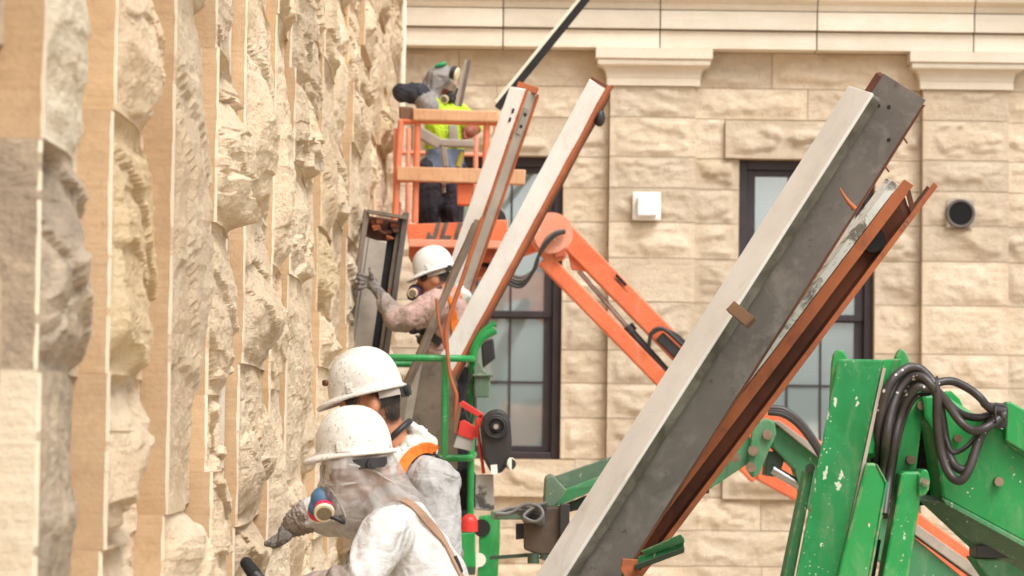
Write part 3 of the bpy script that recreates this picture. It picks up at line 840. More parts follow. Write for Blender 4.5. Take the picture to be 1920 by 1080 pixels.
# web behind the hoses, dark throat, main boom
mb = MB(); mb.plate([(1655,930),(1662,790),(1690,715),(1735,712),(1733,760),(1722,850),(1712,930),(1695,962),(1672,955)], 9.02, .05); mb.build('web_plate', M['green_clean'], near, .005)
for x, y in ((1707, 862), (1727, 760)):
    mb = MB(); bolt(mb, x, y, 9.01, .016); mb.build('bolt', M['bolt'], near)
mb = MB(); mb.plate([(1700,800),(1752,800),(1778,945),(1690,950)], 9.22, .1); mb.build('throat', M['dark'], near)  # dark plate paints the shade within the boom opening
mb = MB(); mb.plate([(1729,738),(1775,742),(1816,768),(1890,810),(2120,945),(2120,1162),(1920,1019),(1775,941),(1766,936),(1757,860),(1748,806),(1733,782)], 8.98, .30); mb.build('boom', M['green_clean'], near, .012)
mb = MB(); mb.plate([(1766,934),(1777,938),(1922,1016),(2122,1158),(2122,1170),(1920,1026),(1774,946)], 8.965, .02); mb.build('boom_edge', M['green_dusty'], near, .003)
mb = MB(); mb.plate([(1886,753),(1895,753),(2120,878),(2120,975),(1886,826)], 8.93, .06); mb.build('cover_plate', M['green_clean'], near, .006)
mb = MB(); mb.plate([(1886,800),(2120,940),(2120,990),(1886,832)], 8.955, .06); mb.build('cover_lip', M['green_dusty'], near, .004)
mb = MB(); mb.plate([(1771,738),(1783,732),(1800,748),(1806,762),(1790,768)], 9.0, .1); mb.build('gusset', M['green_clean'], near, .004)
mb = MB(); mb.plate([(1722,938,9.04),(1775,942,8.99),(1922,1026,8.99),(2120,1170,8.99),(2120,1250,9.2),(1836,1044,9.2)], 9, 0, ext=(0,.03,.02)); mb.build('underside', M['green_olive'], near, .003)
mb = MB(); mb.plate([(1831,1022),(1960,1022),(1960,1048),(1831,1046)], 9.06, .15); mb.build('slide_block', M['black'], near, .004)
mb = MB(); mb.plate([(1828,1047),(2100,1047),(2100,1190),(1872,1110)], 9.08, .2); mb.build('lower_boom', M['green_dusty'], near, .008)
for x, y, r in ((1872, 903, .016), (1795, 822, .014)):
    mb = MB(); bolt(mb, x, y, 8.965, r); mb.build('bolt', M['bolt'], near)
mb = MB(); mb.plate([(1846,757),(1852,754),(1884,756),(1891,764),(1890,798),(1886,803),(1868,803),(1860,798),(1874,790),(1876,766),(1850,764)], 8.86, .1); mb.build('hose_clamp', M['black'], near, .006)
# feet and chassis so that the machine stands on the ground
mb = MB()
c = P(1640, 900, YN); cx = c.x
mb.box((cx + .55, YN + .9, .62), (1.1, .55, .22)); mb.build('chassis', M['green'], near, .03)
for sx in (-.35, 1.45):
    for sy in (.45, 1.35):
        w = MB(); w.cyl((cx + sx - .02, YN + sy - .14, .4), (cx + sx - .02, YN + sy + .14, .4), .4, n=28, mi=0)
        w.cyl((cx + sx - .02, YN + sy - .15, .4), (cx + sx - .02, YN + sy + .15, .4), .2, n=20, mi=1)
        w.build('wheel', [M['black'], M['grey_light']], near, .02)
# hoses
HP = [
    [(1628,960),(1640,880,8.9),(1646,820),(1652,770),(1668,720),(1697,692),(1720,690),(1737,702),(1752,722),(1757,745),(1757,790),(1764,845),(1781,890),(1803,900),(1822,868),(1838,815),(1862,785),(1882,776)],
    [(1636,960),(1648,880,8.9),(1654,820),(1662,770),(1678,724),(1703,700),(1724,700),(1742,714),(1754,735),(1764,770),(1772,820),(1783,862),(1800,880),(1816,876),(1830,842),(1846,805),(1866,788),(1884,780)],
    [(1644,960),(1656,880,8.9),(1662,825),(1670,775),(1686,732),(1708,708),(1730,708),(1748,724),(1762,740),(1778,760),(1800,790),(1823,807),(1846,803),(1866,790),(1884,776)],
    [(1652,960),(1662,880,8.9),(1670,825),(1680,775),(1694,740),(1714,717),(1734,718),(1752,728),(1772,748),(1790,768),(1812,780),(1838,783),(1862,776),(1884,770)],
    [(1658,965),(1668,890,8.9),(1676,830),(1688,780),(1700,750),(1720,727),(1740,728),(1758,718),(1785,715),(1815,728),(1838,746),(1854,764),(1880,772)],
    [(1660,970),(1672,900,8.92),(1682,840),(1694,790),(1707,760),(1722,742),(1740,738),(1756,738),(1766,790),(1780,840),(1793,848),(1815,835),(1835,812),(1858,792),(1884,784)],
]
for i, h in enumerate(HP):
    dy = [0, .03, -.005, .035, .0, .05][i]
    pts = [P(p[0], p[1], (p[2] if len(p) > 2 else 8.83) + dy - .02 + (.02*math.sin(j*1.3 + i))) for j, p in enumerate(h)]
    mb = MB(); mb.tube(spline(pts, 7), [.0155,.0155,.0145,.0135,.014,.0085][i], 12); mb.build('hose', M['hose'], near)
for (x, y) in ((1757, 728), (1868, 778)):
    p = P(x, y, 8.82); mb = MB()
    mb.tube([p + (cam_r*math.cos(a)*.011 + cam_u*math.sin(a)*.038 + Vector((0, .045*math.cos(a), 0))) for a in [k*math.pi/6 for k in range(13)]], .004, 6)
    mb.build('cable_tie', M['black'], near)
mb = MB(); mb.cyl(P(1640,1010,8.95), P(1620,1130,8.95), .022); mb.cyl(P(1644,985,8.95), P(1640,1010,8.95), .013); mb.build('hose_fitting', M['black'], near)

# small green channel arm holding the leaning beams
p0, p1 = P(1196, 1047, 9.72), P(1282, 1010, 9.6)
arm = thing('support_arm', 'short scuffed green steel channel sticking out in front of the leaning grey beam', 'support arm', (p0.x, 9.8, 0))
mb = MB(); mb.plate([(1202,1034,9.72),(1276,1002,9.6),(1283,1008,9.6),(1284,1017,9.6),(1212,1043,9.72)], 9.7, .03); mb.build('flange', M['green_dusty'], arm, .003)
mb = MB(); mb.plate([(1198,1044,9.75),(1282,1014,9.63),(1283,1030,9.63),(1190,1066,9.75)], 9.7, .03); mb.build('web', M['green'], arm, .003)
mb = MB(); mb.plate([(1190,1060,9.70),(1284,1026,9.58),(1283,1036,9.58),(1192,1070,9.70)], 9.7, .04); mb.build('flange', M['green_dark'], arm, .003)
mb = MB(); mb.plate([(1168,1048),(1196,1050),(1200,1075),(1176,1090),(1164,1068)], 9.74, .05); mb.build('torn_bracket', M['rust'], arm, .002)
mb = MB(); mb.cyl(P(1180, 1075, 9.85), Vector((P(1180,1075,9.85).x, 9.85, 0)), .03); mb.build('prop', M['green_dark'], arm)

# ------------------------------------------------------------------ green lift behind the beams, with the basket of the third worker
YM = 14.2
mid = thing('boom_lift', 'green boom lift with jib behind the leaning beams, its basket holding a worker', 'boom lift', (P(1500, 900, YM).x, YM + .2, 0))
mb = MB(); mb.plate([(1022,896),(1034,889),(1040,893),(1062,917),(1066,925),(1040,951),(1028,953),(1019,945)], 14.0, .3); mb.build('jib_end', M['green_olive'], mid, .012)
mb = MB(); mb.plate([(1048,906,14.25),(1062,918,14.0),(1395,792,14.0),(1420,858,14.0),(1330,918,14.0),(1110,922,14.0),(1040,951,14.0),(1030,951,14.25)], 14.05, .22); mb.build('jib', M['green_dusty'], mid, .008)
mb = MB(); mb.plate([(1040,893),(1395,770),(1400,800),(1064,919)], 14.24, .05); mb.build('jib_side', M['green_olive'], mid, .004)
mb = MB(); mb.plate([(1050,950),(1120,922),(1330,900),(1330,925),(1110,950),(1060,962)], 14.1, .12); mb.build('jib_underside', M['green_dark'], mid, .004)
mb = MB(); mb.plate([(1400,880),(1412,800),(1420,788),(1440,784),(1453,792),(1456,815),(1440,850),(1424,890),(1412,897)], 13.95, .06); mb.build('knuckle', M['green_dusty'], mid, .01)
for x, y in ((1439, 815), (1408, 876), (1378, 858), (1412, 845)):
    mb = MB(); bolt(mb, x, y, 13.94, .028); mb.build('bolt', M['bolt'], mid)
mb = MB(); mb.plate([(1445,800),(1462,800),(1545,862),(1560,880),(1780,1062),(1985,1232),(1935,1272),(1700,1090),(1530,965),(1508,945),(1490,880),(1448,838)], 14.1, .2); mb.build('arm', M['green_dusty'], mid, .01)
mb = MB(); mb.plate([(1452,792),(1460,788),(1546,850),(1660,940),(1960,1155),(1960,1180),(1660,962),(1544,866)], 14.06, .24); mb.build('arm_lit_top', M['grey_light'], mid, .004)  # pale plate paints the bright lit top face of the green arm
mb = MB(); mb.plate([(1440,845),(1475,850),(1460,895),(1435,892)], 14.15, .2); mb.build('bracket', M['green_dark'], mid, .006)
mb = MB(); mb.cyl(P(1448, 880, 14.15), P(1510, 916, 14.15), .026); mb.build('cylinder_rod', M['steel'], mid)
for i in range(3):
    mb = MB(); mb.tube(spline(pxs([(1440,765+i*4),(1470,768+i*5),(1500,790+i*5),(1530,830+i*5),(1550,870+i*4)], 13.98), 6), .016, 8); mb.build('hose', M['hose'], mid)
# rotator box and hoses
mb = MB(); mb.plate([(982,957),(1040,950),(1066,955),(1066,1041),(1010,1041),(982,1030)], 13.9, .28); mb.build('rotator', grimy('rotator_paint', S(86,68,52), S(66,54,44), S(120,96,72), amount=.6), mid, .01)
mb = MB(); mb.plate([(1050,945),(1068,945),(1068,1030),(1050,1035)], 13.86, .1); mb.build('rotator_edge', M['black'], mid, .004)
mb = MB(); mb.plate([(967,982),(984,982),(984,1010),(967,1012)], 13.95, .05); mb.build('valve', M['black'], mid, .004)
mb = MB(); mb.bar(P(918,1046,13.95), P(1000,1040,13.95), .018, .03); mb.cyl(P(1000,1038,13.9), P(1000,1056,13.9), .03); mb.cyl(P(1028,1042,13.9), P(1024,1052,13.9), .04); mb.build('pivot_bar', M['green_dark'], mid)
for i in range(5):
    r_ = random.Random(i)
    pts = [(928, 962 + i*2), (955, 958 + r_.uniform(-6, 6)), (985, 946 + i*6), (1010, 950 + i*8), (1018, 965 + i*4), (1004, 978), (982, 968 + i*2), (1000, 952 + i*3), (1025, 942 + i*3)]
    mb = MB(); mb.tube(spline([P(a, b, 13.82 + .02*i + .02*math.sin(k)) for k, (a, b) in enumerate(pts)], 6), .009, 8); mb.build('hose', simple('grey_hose_%d' % i, S(112,108,104), .5) if i == 0 else bpy.data.materials['grey_hose_0'], mid)
mb = MB(); mb.bar(P(920, 966, 14.0), P(1030, 966, 14.0), .045, .04); mb.build('mount_bar', M['green_olive'], mid, .006)
# chassis on the ground
bx = P(1900, 900, YM).x
mb = MB(); mb.box((bx + 1.4, YM + .6, .55), (1.2, .6, .25)); mb.build('chassis', M['green'], mid, .03)
mb = MB(); mb.bar((bx - .05, YM + .2, .3), (bx + .3, YM + .3, .8), .3, .3); mb.build('turret', M['green'], mid, .02)
for sx in (.95, 2.2):
    for sy in (0, 1.2):
        w = MB(); w.cyl((bx + sx, YM + sy - .14, .4), (bx + sx, YM + sy + .14, .4), .4, n=24); w.build('wheel', M['black'], mid, .02)
# basket
YF, YBK = 15.5, 17.3
XL, XRB = P(690, 672, YF).x, P(884, 672, YF).x
FLZ = P(880, 1002, 16.5).z
def zr(y): return P(850, y, YF).z
rb = .02
bk_ = MB(); bk_.box(((XL+XRB)/2, (YF+YBK)/2, FLZ - .02), ((XRB-XL)/2, (YBK-YF)/2, .02)); bk_.build('basket_floor', M['green_dusty'], mid)
def loop(z, r, name='rail', x0=XL, x1=XRB):
    c = .10; pts = [(x0, YBK - c), (x0, YF + c), (x0 + .03, YF + .03), (x0 + c, YF), (x1 - c, YF), (x1 - .03, YF + .03), (x1, YF + c), (x1, YBK - c), (x1 - .03, YBK - .03), (x1 - c, YBK), (x0 + c, YBK), (x0 + .03, YBK - .03), (x0, YBK - c)]
    mb = MB(); mb.tube([Vector((a, b, z)) for a, b in pts], r, 10); mb.build(name, M['green_clean'], mid)
loop(zr(672), .0205); loop(zr(859), .0205); loop(FLZ + .05, .025)
for x, y in ((P(835, 700, YF).x, YF), (XRB, YF + .35), (XL, YF + .12), (XL, YBK - .15), (XRB - .1, YBK), (XL + .2, YBK)):
    mb = MB(); mb.cyl((x, y, FLZ), (x, y, zr(672)), .021, n=12); mb.build('post', M['green_clean'], mid)
mb = MB(); mb.tube(spline(pxs([(884,690),(890,655),(905,632),(929,618)], 15.9), 6), .026); mb.tube(spline(pxs([(888,660),(900,628),(929,606)], 15.95), 6), .02); mb.build('gate_hoop', M['green_clean'], mid)
mb = MB(); mb.plate([(888,690),(897,676),(906,692),(920,706),(916,745),(891,745)], 15.7, .14); mb.plate([(886,701),(924,701),(924,706),(886,706)], 15.68, .16); mb.build('control_box', M['green_olive'], mid, .006)
mb = MB(); mb.plate([(892,890),(925,890),(927,956),(922,958),(890,956)], 15.3, .08); mb.build('junction_box', M['spatter'], mid, .006)
mb = MB(); mb.plate([(898,968),(937,963),(938,1010),(934,1072),(930,1130),(892,1130),(898,1030)], 15.2, .06); mb.build('mount_plate', M['green_clean'], mid, .005)
mb = MB(); p = P(903, 990, 15.19); mb.cyl(p, p + Vector((0,.02,0)), .05, n=20); mb.build('slot', M['dark'], mid)
mb = MB(); p = P(898, 1050, 15.19); mb.cyl(p, p + Vector((0,.02,0)), .04, n=20); mb.build('slot', M['pipe'], mid)
mb = MB(); mb.plate([(856,1000),(890,998),(892,1064),(854,1064)], 15.1, .14); mb.build('toe_box', M['green_clean'], mid, .006)
mb = MB(); mb.plate([(854,1064),(892,1064),(890,1078),(858,1078)], 15.1, .14); mb.build('toe_box_base', M['green_dark'], mid, .004)
mb = MB(); c = P(880, 980, 15.15)
mb.ell(c, (.048, .048, .05)); mb.cyl(c - Vector((0,0,.05)), c, .05, n=20); mb.build('beacon', M['red'], mid)
mb = MB(); mb.cyl(Vector((XRB-.1, YF+.3, 0)), Vector((XRB-.1, YF+.3, FLZ-.02)), .06); mb.build('basket_leg', M['green_dark'], mid)

tbg = MB(); tbg.plate([(858,884),(866,878),(886,880),(892,892),(892,950),(886,958),(862,956),(856,946)], 15.9, .2)
tb_ = tbg.build('tool_bag', M['blackcloth'], loc=P(874, 957, 16.0), bevel=.03); tag(tb_, 'black tool bag inside the green basket under its middle rail', 'tool bag')
for k in range(3):
    mb = MB(); mb.tube(spline(pxs([(884,700+6*k),(874,730),(870+4*k,765),(880,790+8*k),(889,770),(888,720)], 15.62 + .02*k), 6), .007, 6); mb.build('cable', M['black'], mid)
mb = MB(); mb.plate([(901,640),(925,634),(929,672),(905,690)], 16.9, .1); mb.build('control_panel', M['black'], mid, .01)
# tools hung on the basket
hp = P(870, 800, 15.35)
saw = thing('hand_saw', 'red-handled hand saw hanging from the green basket rail', 'saw', P(870, 850, 15.35))
mb = MB()
outer = [(853,757),(866,750),(906,776),(903,792),(896,808),(886,822),(868,812),(858,800)]
mb.plate([(860,756),(868,751),(907,776),(903,786),(862,762)], 15.34, .03)
mb.plate([(897,778),(907,777),(893,822),(884,818)], 15.34, .03)
mb.plate([(862,790),(870,787),(892,800),(888,826),(858,815)], 15.34, .03)
mb.plate([(858,758),(866,760),(856,812),(848,815)], 15.335, .03, mi=1)
mb.build('handle', [M['red'], M['wood_old']], saw, .004)
mb = MB(); mb.plate([(858,815),(888,826),(884,846),(850,838)], 15.35, .008); mb.build('blade', M['spatter'], saw)
rd = thing('grinder_shroud', 'black rubber dust shroud of a grinder hung outside the green basket', 'power tool', P(935, 885, 15.2))
mb = MB(); mb.plate([(900,800),(905,782),(918,770),(935,766),(948,772),(957,790),(960,830),(952,872),(940,888),(920,886),(906,860)], 15.2, .12); mb.build('housing', M['black'], rd, .025, seg=3)
mb = MB(); p = P(930, 800, 15.19)
for rr in (.062, .05): mb.tube([p + Vector((rr*math.cos(k*math.pi/10), -.012, rr*math.sin(k*math.pi/10))) for k in range(21)], .008, 8)
mb.cyl(p, p + Vector((0,-.03,0)), .026, n=18); mb.build('hub', M['black'], rd)
mb = MB(); mb.cyl(p + Vector((0,-.028,0)), p + Vector((0,-.05,0)), .014, n=14); mb.build('spindle', M['grey_light'], rd)
mb = MB(); p = P(957, 870, 15.19); mb.cyl(p + Vector((0,.02,0)), p - Vector((0,.04,0)), .032, n=18); mb.cyl(p - Vector((0,.03,0)), p - Vector((-.01,.036,0)), .037, n=18, mi=1); mb.build('outlet', [M['black'], M['pipe']], rd)
mb = MB(); mb.plate([(920,872),(932,871),(933,888),(921,889)], 15.17, .02); mb.build('tag', M['white'], rd)
mb = MB(); mb.tube(spline(pxs([(893,786),(899,830),(907,888)], 15.3), 5), .01, 8)
st = mb.build('tie_strap', M['red'], loc=P(907, 888, 15.3)); tag(st, 'thin red strap dangling between the hand saw and the black shroud', 'strap')

# ------------------------------------------------------------------ orange lift by the end wall
YO = 20.0
orl = thing('boom_lift', 'faded orange boom lift lettered JLG with raised basket and two slim parallel arms', 'boom lift', (P(1300, 900, YO).x + 1.5, YO - .6, 0))
YA = 19.4; YBB = 20.9
def tube_px(name, pts, Y, r, mat):
    mb = MB(); mb.tube(pxs(pts, Y), r, 8); return mb.build(name, mat, orl)
tube_px('top_rail', [(748,226),(935,231)], YA, .021, M['orange_rail'])
tube_px('top_rail', [(748,232),(800,226),(935,231)], YBB, .018, M['orange_rail'])
tube_px('mid_rail', [(742,338),(880,336),(960,338)], YA, .019, M['orange_rail'])
tube_px('mid_rail', [(742,285),(935,292)], YBB, .016, M['orange_faded'])
for pts in ([(783,226),(778,418)], [(913,229),(906,418)], [(752,226),(740,420)]):
    tube_px('post', pts, YA, .024, M['orange_rail'])
for pts in ([(766,240),(764,420)], [(893,235),(890,420)], [(930,232),(925,420)]):
    tube_px('post', pts, YBB, .02, M['orange_faded'])
mb = MB(); mb.plate([(735,378),(752,378),(750,440),(734,440)], YA + .1, .06); mb.build('side_plate', M['orange_faded'], orl, .005)
mb = MB(); mb.plate([(738,240),(752,240),(744,385),(736,385)], YA + .05, .05); mb.build('corner_post', M['orange_faded'], orl, .006)
mb = MB(); mb.plate([(762,420),(950,414),(952,462),(766,460)], YA - .05, .12); mb.build('kick_panel', M['orange'], orl, .006)
mb = MB(); mb.plate([(766,460),(950,462),(946,492),(766,484)], YA + .02, 1.4); mb.build('basket_floor', M['orange_rust'], orl, .01)
mb = MB(); mb.plate([(766,448),(950,452),(950,466),(766,462)], YA - .09, .06); mb.build('sill_rail', M['orange_faded'], orl, .006)
mb = MB(); mb.plate([(857,344),(888,344),(884,385),(857,383)], YA - .02, .14); mb.build('control_box', M['orange'], orl, .008)
mb = MB(); mb.plate([(905,412),(952,412),(950,440),(905,440)], YA - .04, .1); mb.build('bracket', M['orange'], orl, .006)
mb = MB(); mb.plate([(766,484),(860,490),(880,505),(930,500),(946,492),(900,520),(820,510)], YA + .2, .6); mb.build('underframe', M['orange_rust'], orl, .01)
mb = MB(); mb.bar(P(935,480,YA+.5), P(1030,448,YA+.3), .12, .18); mb.build('basket_mount', M['orange'], orl, .01)
# letters on the kick panel
ly = YA - .055
def letter(strokes, x0):
    mb = MB()
    for (a0, b0, a1, b1) in strokes:                  # rectangles in letter units, sheared like the printed logo
        q = [(x0 + (a + .32*b)*.105, b) for a, b in ((a0, b0), (a1, b0), (a1, b1), (a0, b1))]
        base = P(798, 449, ly)
        mb.prism([base + Vector((x, 0, z*.125)) for x, z in q], (0, .003, 0))
    mb.build('lettering', M['grey_dirty'], orl)
letter([(.42, .0, .72, 1.0), (.0, .0, .419, .24), (.0, .2401, .2, .42)], 0.0)
letter([(.0, .0, .3, 1.0), (.301, .0, .78, .24)], .098)
letter([(.0, .0, .28, 1.0), (.281, .76, .85, 1.0), (.281, .0, .85, .24), (.57, .2401, .85, .56), (.42, .40, .569, .56)], .20)
# knuckle and arms
mb = MB(); kp = P(1034, 440, YO - .6)
mb.cyl(kp + Vector((0,-.109,0)), kp + Vector((0,.123,0)), .155, n=32); mb.build('knuckle', M['orange_faded'], orl, .02)
mb = MB(); mb.cyl(kp + Vector((.0,-.146,-.02)), kp + Vector((.0,-.1095,-.02)), .125, n=28); mb.build('knuckle_cover', M['orange_faded'], orl, .012)
mb = MB(); mb.plate([(1003,440),(1066,432),(1068,470),(1058,486),(1030,494),(1010,476)], YO - .69, .1); mb.build('knuckle_plate', M['orange_rail'], orl, .012)
mb = MB(); mb.plate([(1040,450),(1062,440),(1060,480),(1040,484)], YO - .74, .05); mb.build('link', M['orange_rust'], orl, .005)
mb = MB(); mb.bar(P(1055,436,YO-.62), P(1435,824,YO-.62), .155, .16); mb.build('upper_arm', M['orange'], orl, .012)
mb = MB(); mb.bar(P(1020,486,YO-.62), P(1420,895,YO-.62), .115, .13); mb.build('lower_arm', M['orange'], orl, .012)
mb = MB(); mb.plate([(1150,520),(1178,548),(1172,542),(1160,526)], YO - .705, .01)
mb.plate([(1156,512),(1176,533),(1172,537),(1154,518)], YO - .705, .012); mb.build('arm_slot', M['dark'], orl)
mb = MB(); mb.plate([(1064,468),(1082,475),(1104,498),(1100,508),(1072,505)], YO - .66, .1); mb.build('cylinder_lug', M['orange'], orl, .006)
mb = MB(); mb.cyl(P(1085,508,YO-.62), P(1180,618,YO-.62), .016); mb.build('cylinder_rod', M['steel'], orl)
mb = MB(); mb.cyl(P(1175,612,YO-.62), P(1184,624,YO-.62), .05); mb.cyl(P(1180,620,YO-.62), P(1252,700,YO-.62), .034); mb.build('cylinder_barrel', M['black'], orl)
mb = MB(); mb.plate([(1420,770),(1460,770),(1920,1105),(2300,1400),(2300,1460),(1900,1160),(1420,900)], YO - .707, .2); mb.build('main_boom', M['orange'], orl, .012)
for i in range(4):
    pts = [(1060, 432 + i), (1040, 436 + 2*i), (1022, 452 + 3*i), (1010, 480), (1003 - 2*i, 505 + 3*i), (975, 520 + 6*i), (945, 505 + 6*i), (930, 480)]
    mb = MB(); mb.tube(spline(pxs(pts, YO - .78 - .01*i), 6), .012, 8); mb.build('cable', M['grey'] if i < 2 else M['black'], orl)
for i in range(3):
    pts = [(1216, 650 + i), (1222, 628 - i*2), (1242, 618 - i), (1270, 628 + i*5), (1300, 660 + i*4)]
    mb = MB(); mb.tube(spline(pxs(pts, YO - .76), 6), .01 + .004*(i == 2), 8); mb.build('cable', M['black'], orl)
mb = MB(); mb.bar(P(1236,630,YO-.72), P(1290,682,YO-.72), .08, .05); mb.build('hose_guard', M['black'], orl, .01)
mb = MB(); mb.plate([(932,385),(946,400),(950,412),(930,412)], YA - .02, .06); mb.build('joystick', M['black'], orl)
ox = P(2150, 900, YO).x
mb = MB(); mb.box((ox + .6, YO - .5, .6), (1.3, .7, .28)); mb.build('chassis', M['orange'], orl, .03)
for sx in (-.5, 1.6):
    for sy in (-1.2, .3):
        w = MB(); w.cyl((ox + sx, YO + sy - .14, .42), (ox + sx, YO + sy + .14, .42), .42, n=24); w.build('wheel', M['black'], orl, .02)
# timbers carried by the orange basket
mb = MB(); mb.plate([(774,203),(936,208),(936,229),(774,226)], YA - .06, .12)
tb = mb.build('timber_beam', M['wood'], loc=P(855, 228, YA)); tag(tb, 'squared timber laid along the top rail of the orange basket', 'timber'); bv = tb.modifiers.new('bevel', 'BEVEL'); bv.width = .012; bv.segments = 2
mb = MB(); mb.plate([(748,198),(776,201),(776,226),(748,224)], YA - .02, .1)
tb = mb.build('timber_block', M['wood_old'], loc=P(762, 226, YA)); tag(tb, 'short dark timber block at the wall end of the orange basket rail', 'timber'); bv = tb.modifiers.new('bevel', 'BEVEL'); bv.width = .012
mb = MB(); mb.plate([(744,312),(986,318),(984,346),(744,338)], YA - .08, .09)
tb = mb.build('timber_plank', M['wood'], loc=P(855, 340, YA)); tag(tb, 'long pale plank lashed at mid height across the orange basket', 'timber'); bv = tb.modifiers.new('bevel', 'BEVEL'); bv.width = .006
# ------------------------------------------------------------------ leaning steel members
def frame_beam(a, b, alpha):
    """axis frame of a beam from low end a to high end b; u across, v away, turned by alpha about the axis"""
    t = (b - a).normalized()
    y = Vector((0, 1, 0)); y = (y - t * y.dot(t)).normalized()
    x = y.cross(t).normalized()
    if x.x < 0: x = -x
    u = x * math.cos(alpha) + y * math.sin(alpha)
    v = -x * math.sin(alpha) + y * math.cos(alpha)
    return t, u, v
def member(a, b, alpha, parts, root, jag=0.0, seed=0):
    """parts: (name, material, u0, u1, v0, v1, cut back at the top, bevel)"""
    t, u, v = frame_beam(a, b, alpha); L = (b - a).length
    rg = random.Random(seed)
    for (name, mat, u0, u1, v0, v1, back, bev) in parts:
        n = 26
        mb = MB(); vs = []
        for i in range(n + 1):
            s = (L - back) * i / n
            jj = jag if 0 < i < n + 1 else 0
            for (uu, vv) in ((u0, v0), (u1, v0), (u1, v1), (u0, v1)):
                w = noise.noise(Vector((s*6, uu*40 + seed, vv*40))) * jj
                tip = (rg.uniform(-.012, .012) if i == n else 0)
                vs.append(a + t*(s + tip) + u*(uu + w*.6) + v*(vv + w*.4))
        fs = [[0,1,2,3][::-1], [n*4+k for k in range(4)]]
        for i in range(n):
            for k in range(4):
                q = (k+1) % 4; fs.append([i*4+k, i*4+q, (i+1)*4+q, (i+1)*4+k])
        mb.add(vs, fs); mb.build(name, mat, root, bev)
    return t, u, v
def axis(top, low_px, Y, Yl=None, zend=0.0):
    """axis through the two image points, carried down to height zend"""
    A = P(top[0], top[1], Y); B = P(low_px[0], low_px[1], Yl or Y)
    d = B - A; k = (zend - A.z) / d.z
    return A + d * k, A
# big grey beam
lo, hi = axis((1645, 160), (1083, 1040), 10.0)
hi = hi + (hi - lo).normalized() * .06
b1 = thing('steel_beam', 'large leaning grey steel beam with cream flange and grimy lip, the biggest one', 'steel beam', lo, 'steel members leaning out of the lift')
t1, u1, v1 = member(lo, hi, R(24), [
    ('web', M['grey'], .0, .208, .0, .014, 0, .002),
    ('flange', M['cream'], -.018, -.004, -.03, .17, .10, .004),
    ('lip', M['grey_dirty'], -.004, .034, -.030, -.016, .10, .003),
    ('lip_return', M['grey_dirty'], .022, .036, -.016, -.001, .10, .002),
    ('edge_flange', M['rust_dark'], .208, .216, -.004, .12, .02, .001),
    ('back_rib', M['rust_dark'], -.0035, .010, .015, .06, .01, .001),
], b1, .003, 1)
def onb(s, uu, vv): return lo + t1*s + u1*uu + v1*vv
Lb = (hi - lo).length
for (s, uu) in ((Lb-.12, .05), (Lb-.10, .09), (Lb-.2, .165)):
    mb = MB(); mb.cyl(onb(s, uu, .004), onb(s, uu, -.002), .008, n=10); mb.build('bolt_hole', M['dark'], b1)
for s in (Lb-.16, Lb-.29):
    mb = MB(); mb.bar(onb(s, .214, .0), onb(s-.01, .235, -.01), .006, .006); mb.build('nail', M['rust_dark'], b1)
p = P(1392, 592, 9.86)
mb = MB(); mb.bar(P(1371, 575, 9.86), P(1409, 606, 9.80), .045, .03)
w = mb.build('wood_block', M['wood_old'], b1, .002)
mb = MB(); mb.tube(spline(pxs([(1574,352),(1582,366),(1592,380),(1603,392)], 9.92), 4), lambda k: .003 + .008*k, 6); mb.build('rust_flake', M['rust'], b1)
# rusty channel behind its edge
lo2, hi2 = axis((1693, 338), (1205, 982), 10.38)
b2 = thing('steel_channel', 'rusty open steel channel with flaking white side leaning behind the large grey beam', 'steel channel', lo2, 'steel members leaning out of the lift')
member(lo2, hi2, R(14), [
    ('flaking_side', M['flaky'], -.034, -.002, -.004, .085, .03, .003),
    ('flange', M['rust'], .0, .046, -.008, .0, 0, .001),
    ('web', M['rust_dark'], .0, .118, .075, .083, .06, .001),
    ('flange', M['rust'], .104, .126, -.012, -.004, -.07, .001),
    ('side', M['rust_dark'], .118, .126, -.003, .083, -.05, .001),
], b2, .003, 5)
t2, u2, v2 = frame_beam(lo2, hi2, R(14)); L2 = (hi2 - lo2).length
mb = MB(); mb.bar(lo2 + t2*(L2-.02) + u2*.04 - v2*.004, lo2 + t2*(L2-.075) + u2*.115 - v2*.004, .02, .01); mb.bar(lo2 + t2*(L2-.05) + u2*.03 + v2*.01, lo2 + t2*(L2-.10) + u2*.11 + v2*.01, .03, .006); mb.build('strap', M['rust_dark'], b2)
q = lo2 + t2*(L2-.11) + u2*.113
for k in range(3):
    mb = MB(); mb.cyl(q + t2*(-.02*k) - v2*.016, q + t2*(-.02*k) - v2*.004, .006, n=8); mb.build('rivet', M['bolt'], b2)
mb = MB(); q = lo2 + t2*(L2-.25) + u2*.06 + v2*.06; mb.cyl(q, q - v2*.03, .05, n=20); mb.build('plug', M['dark'], b2)

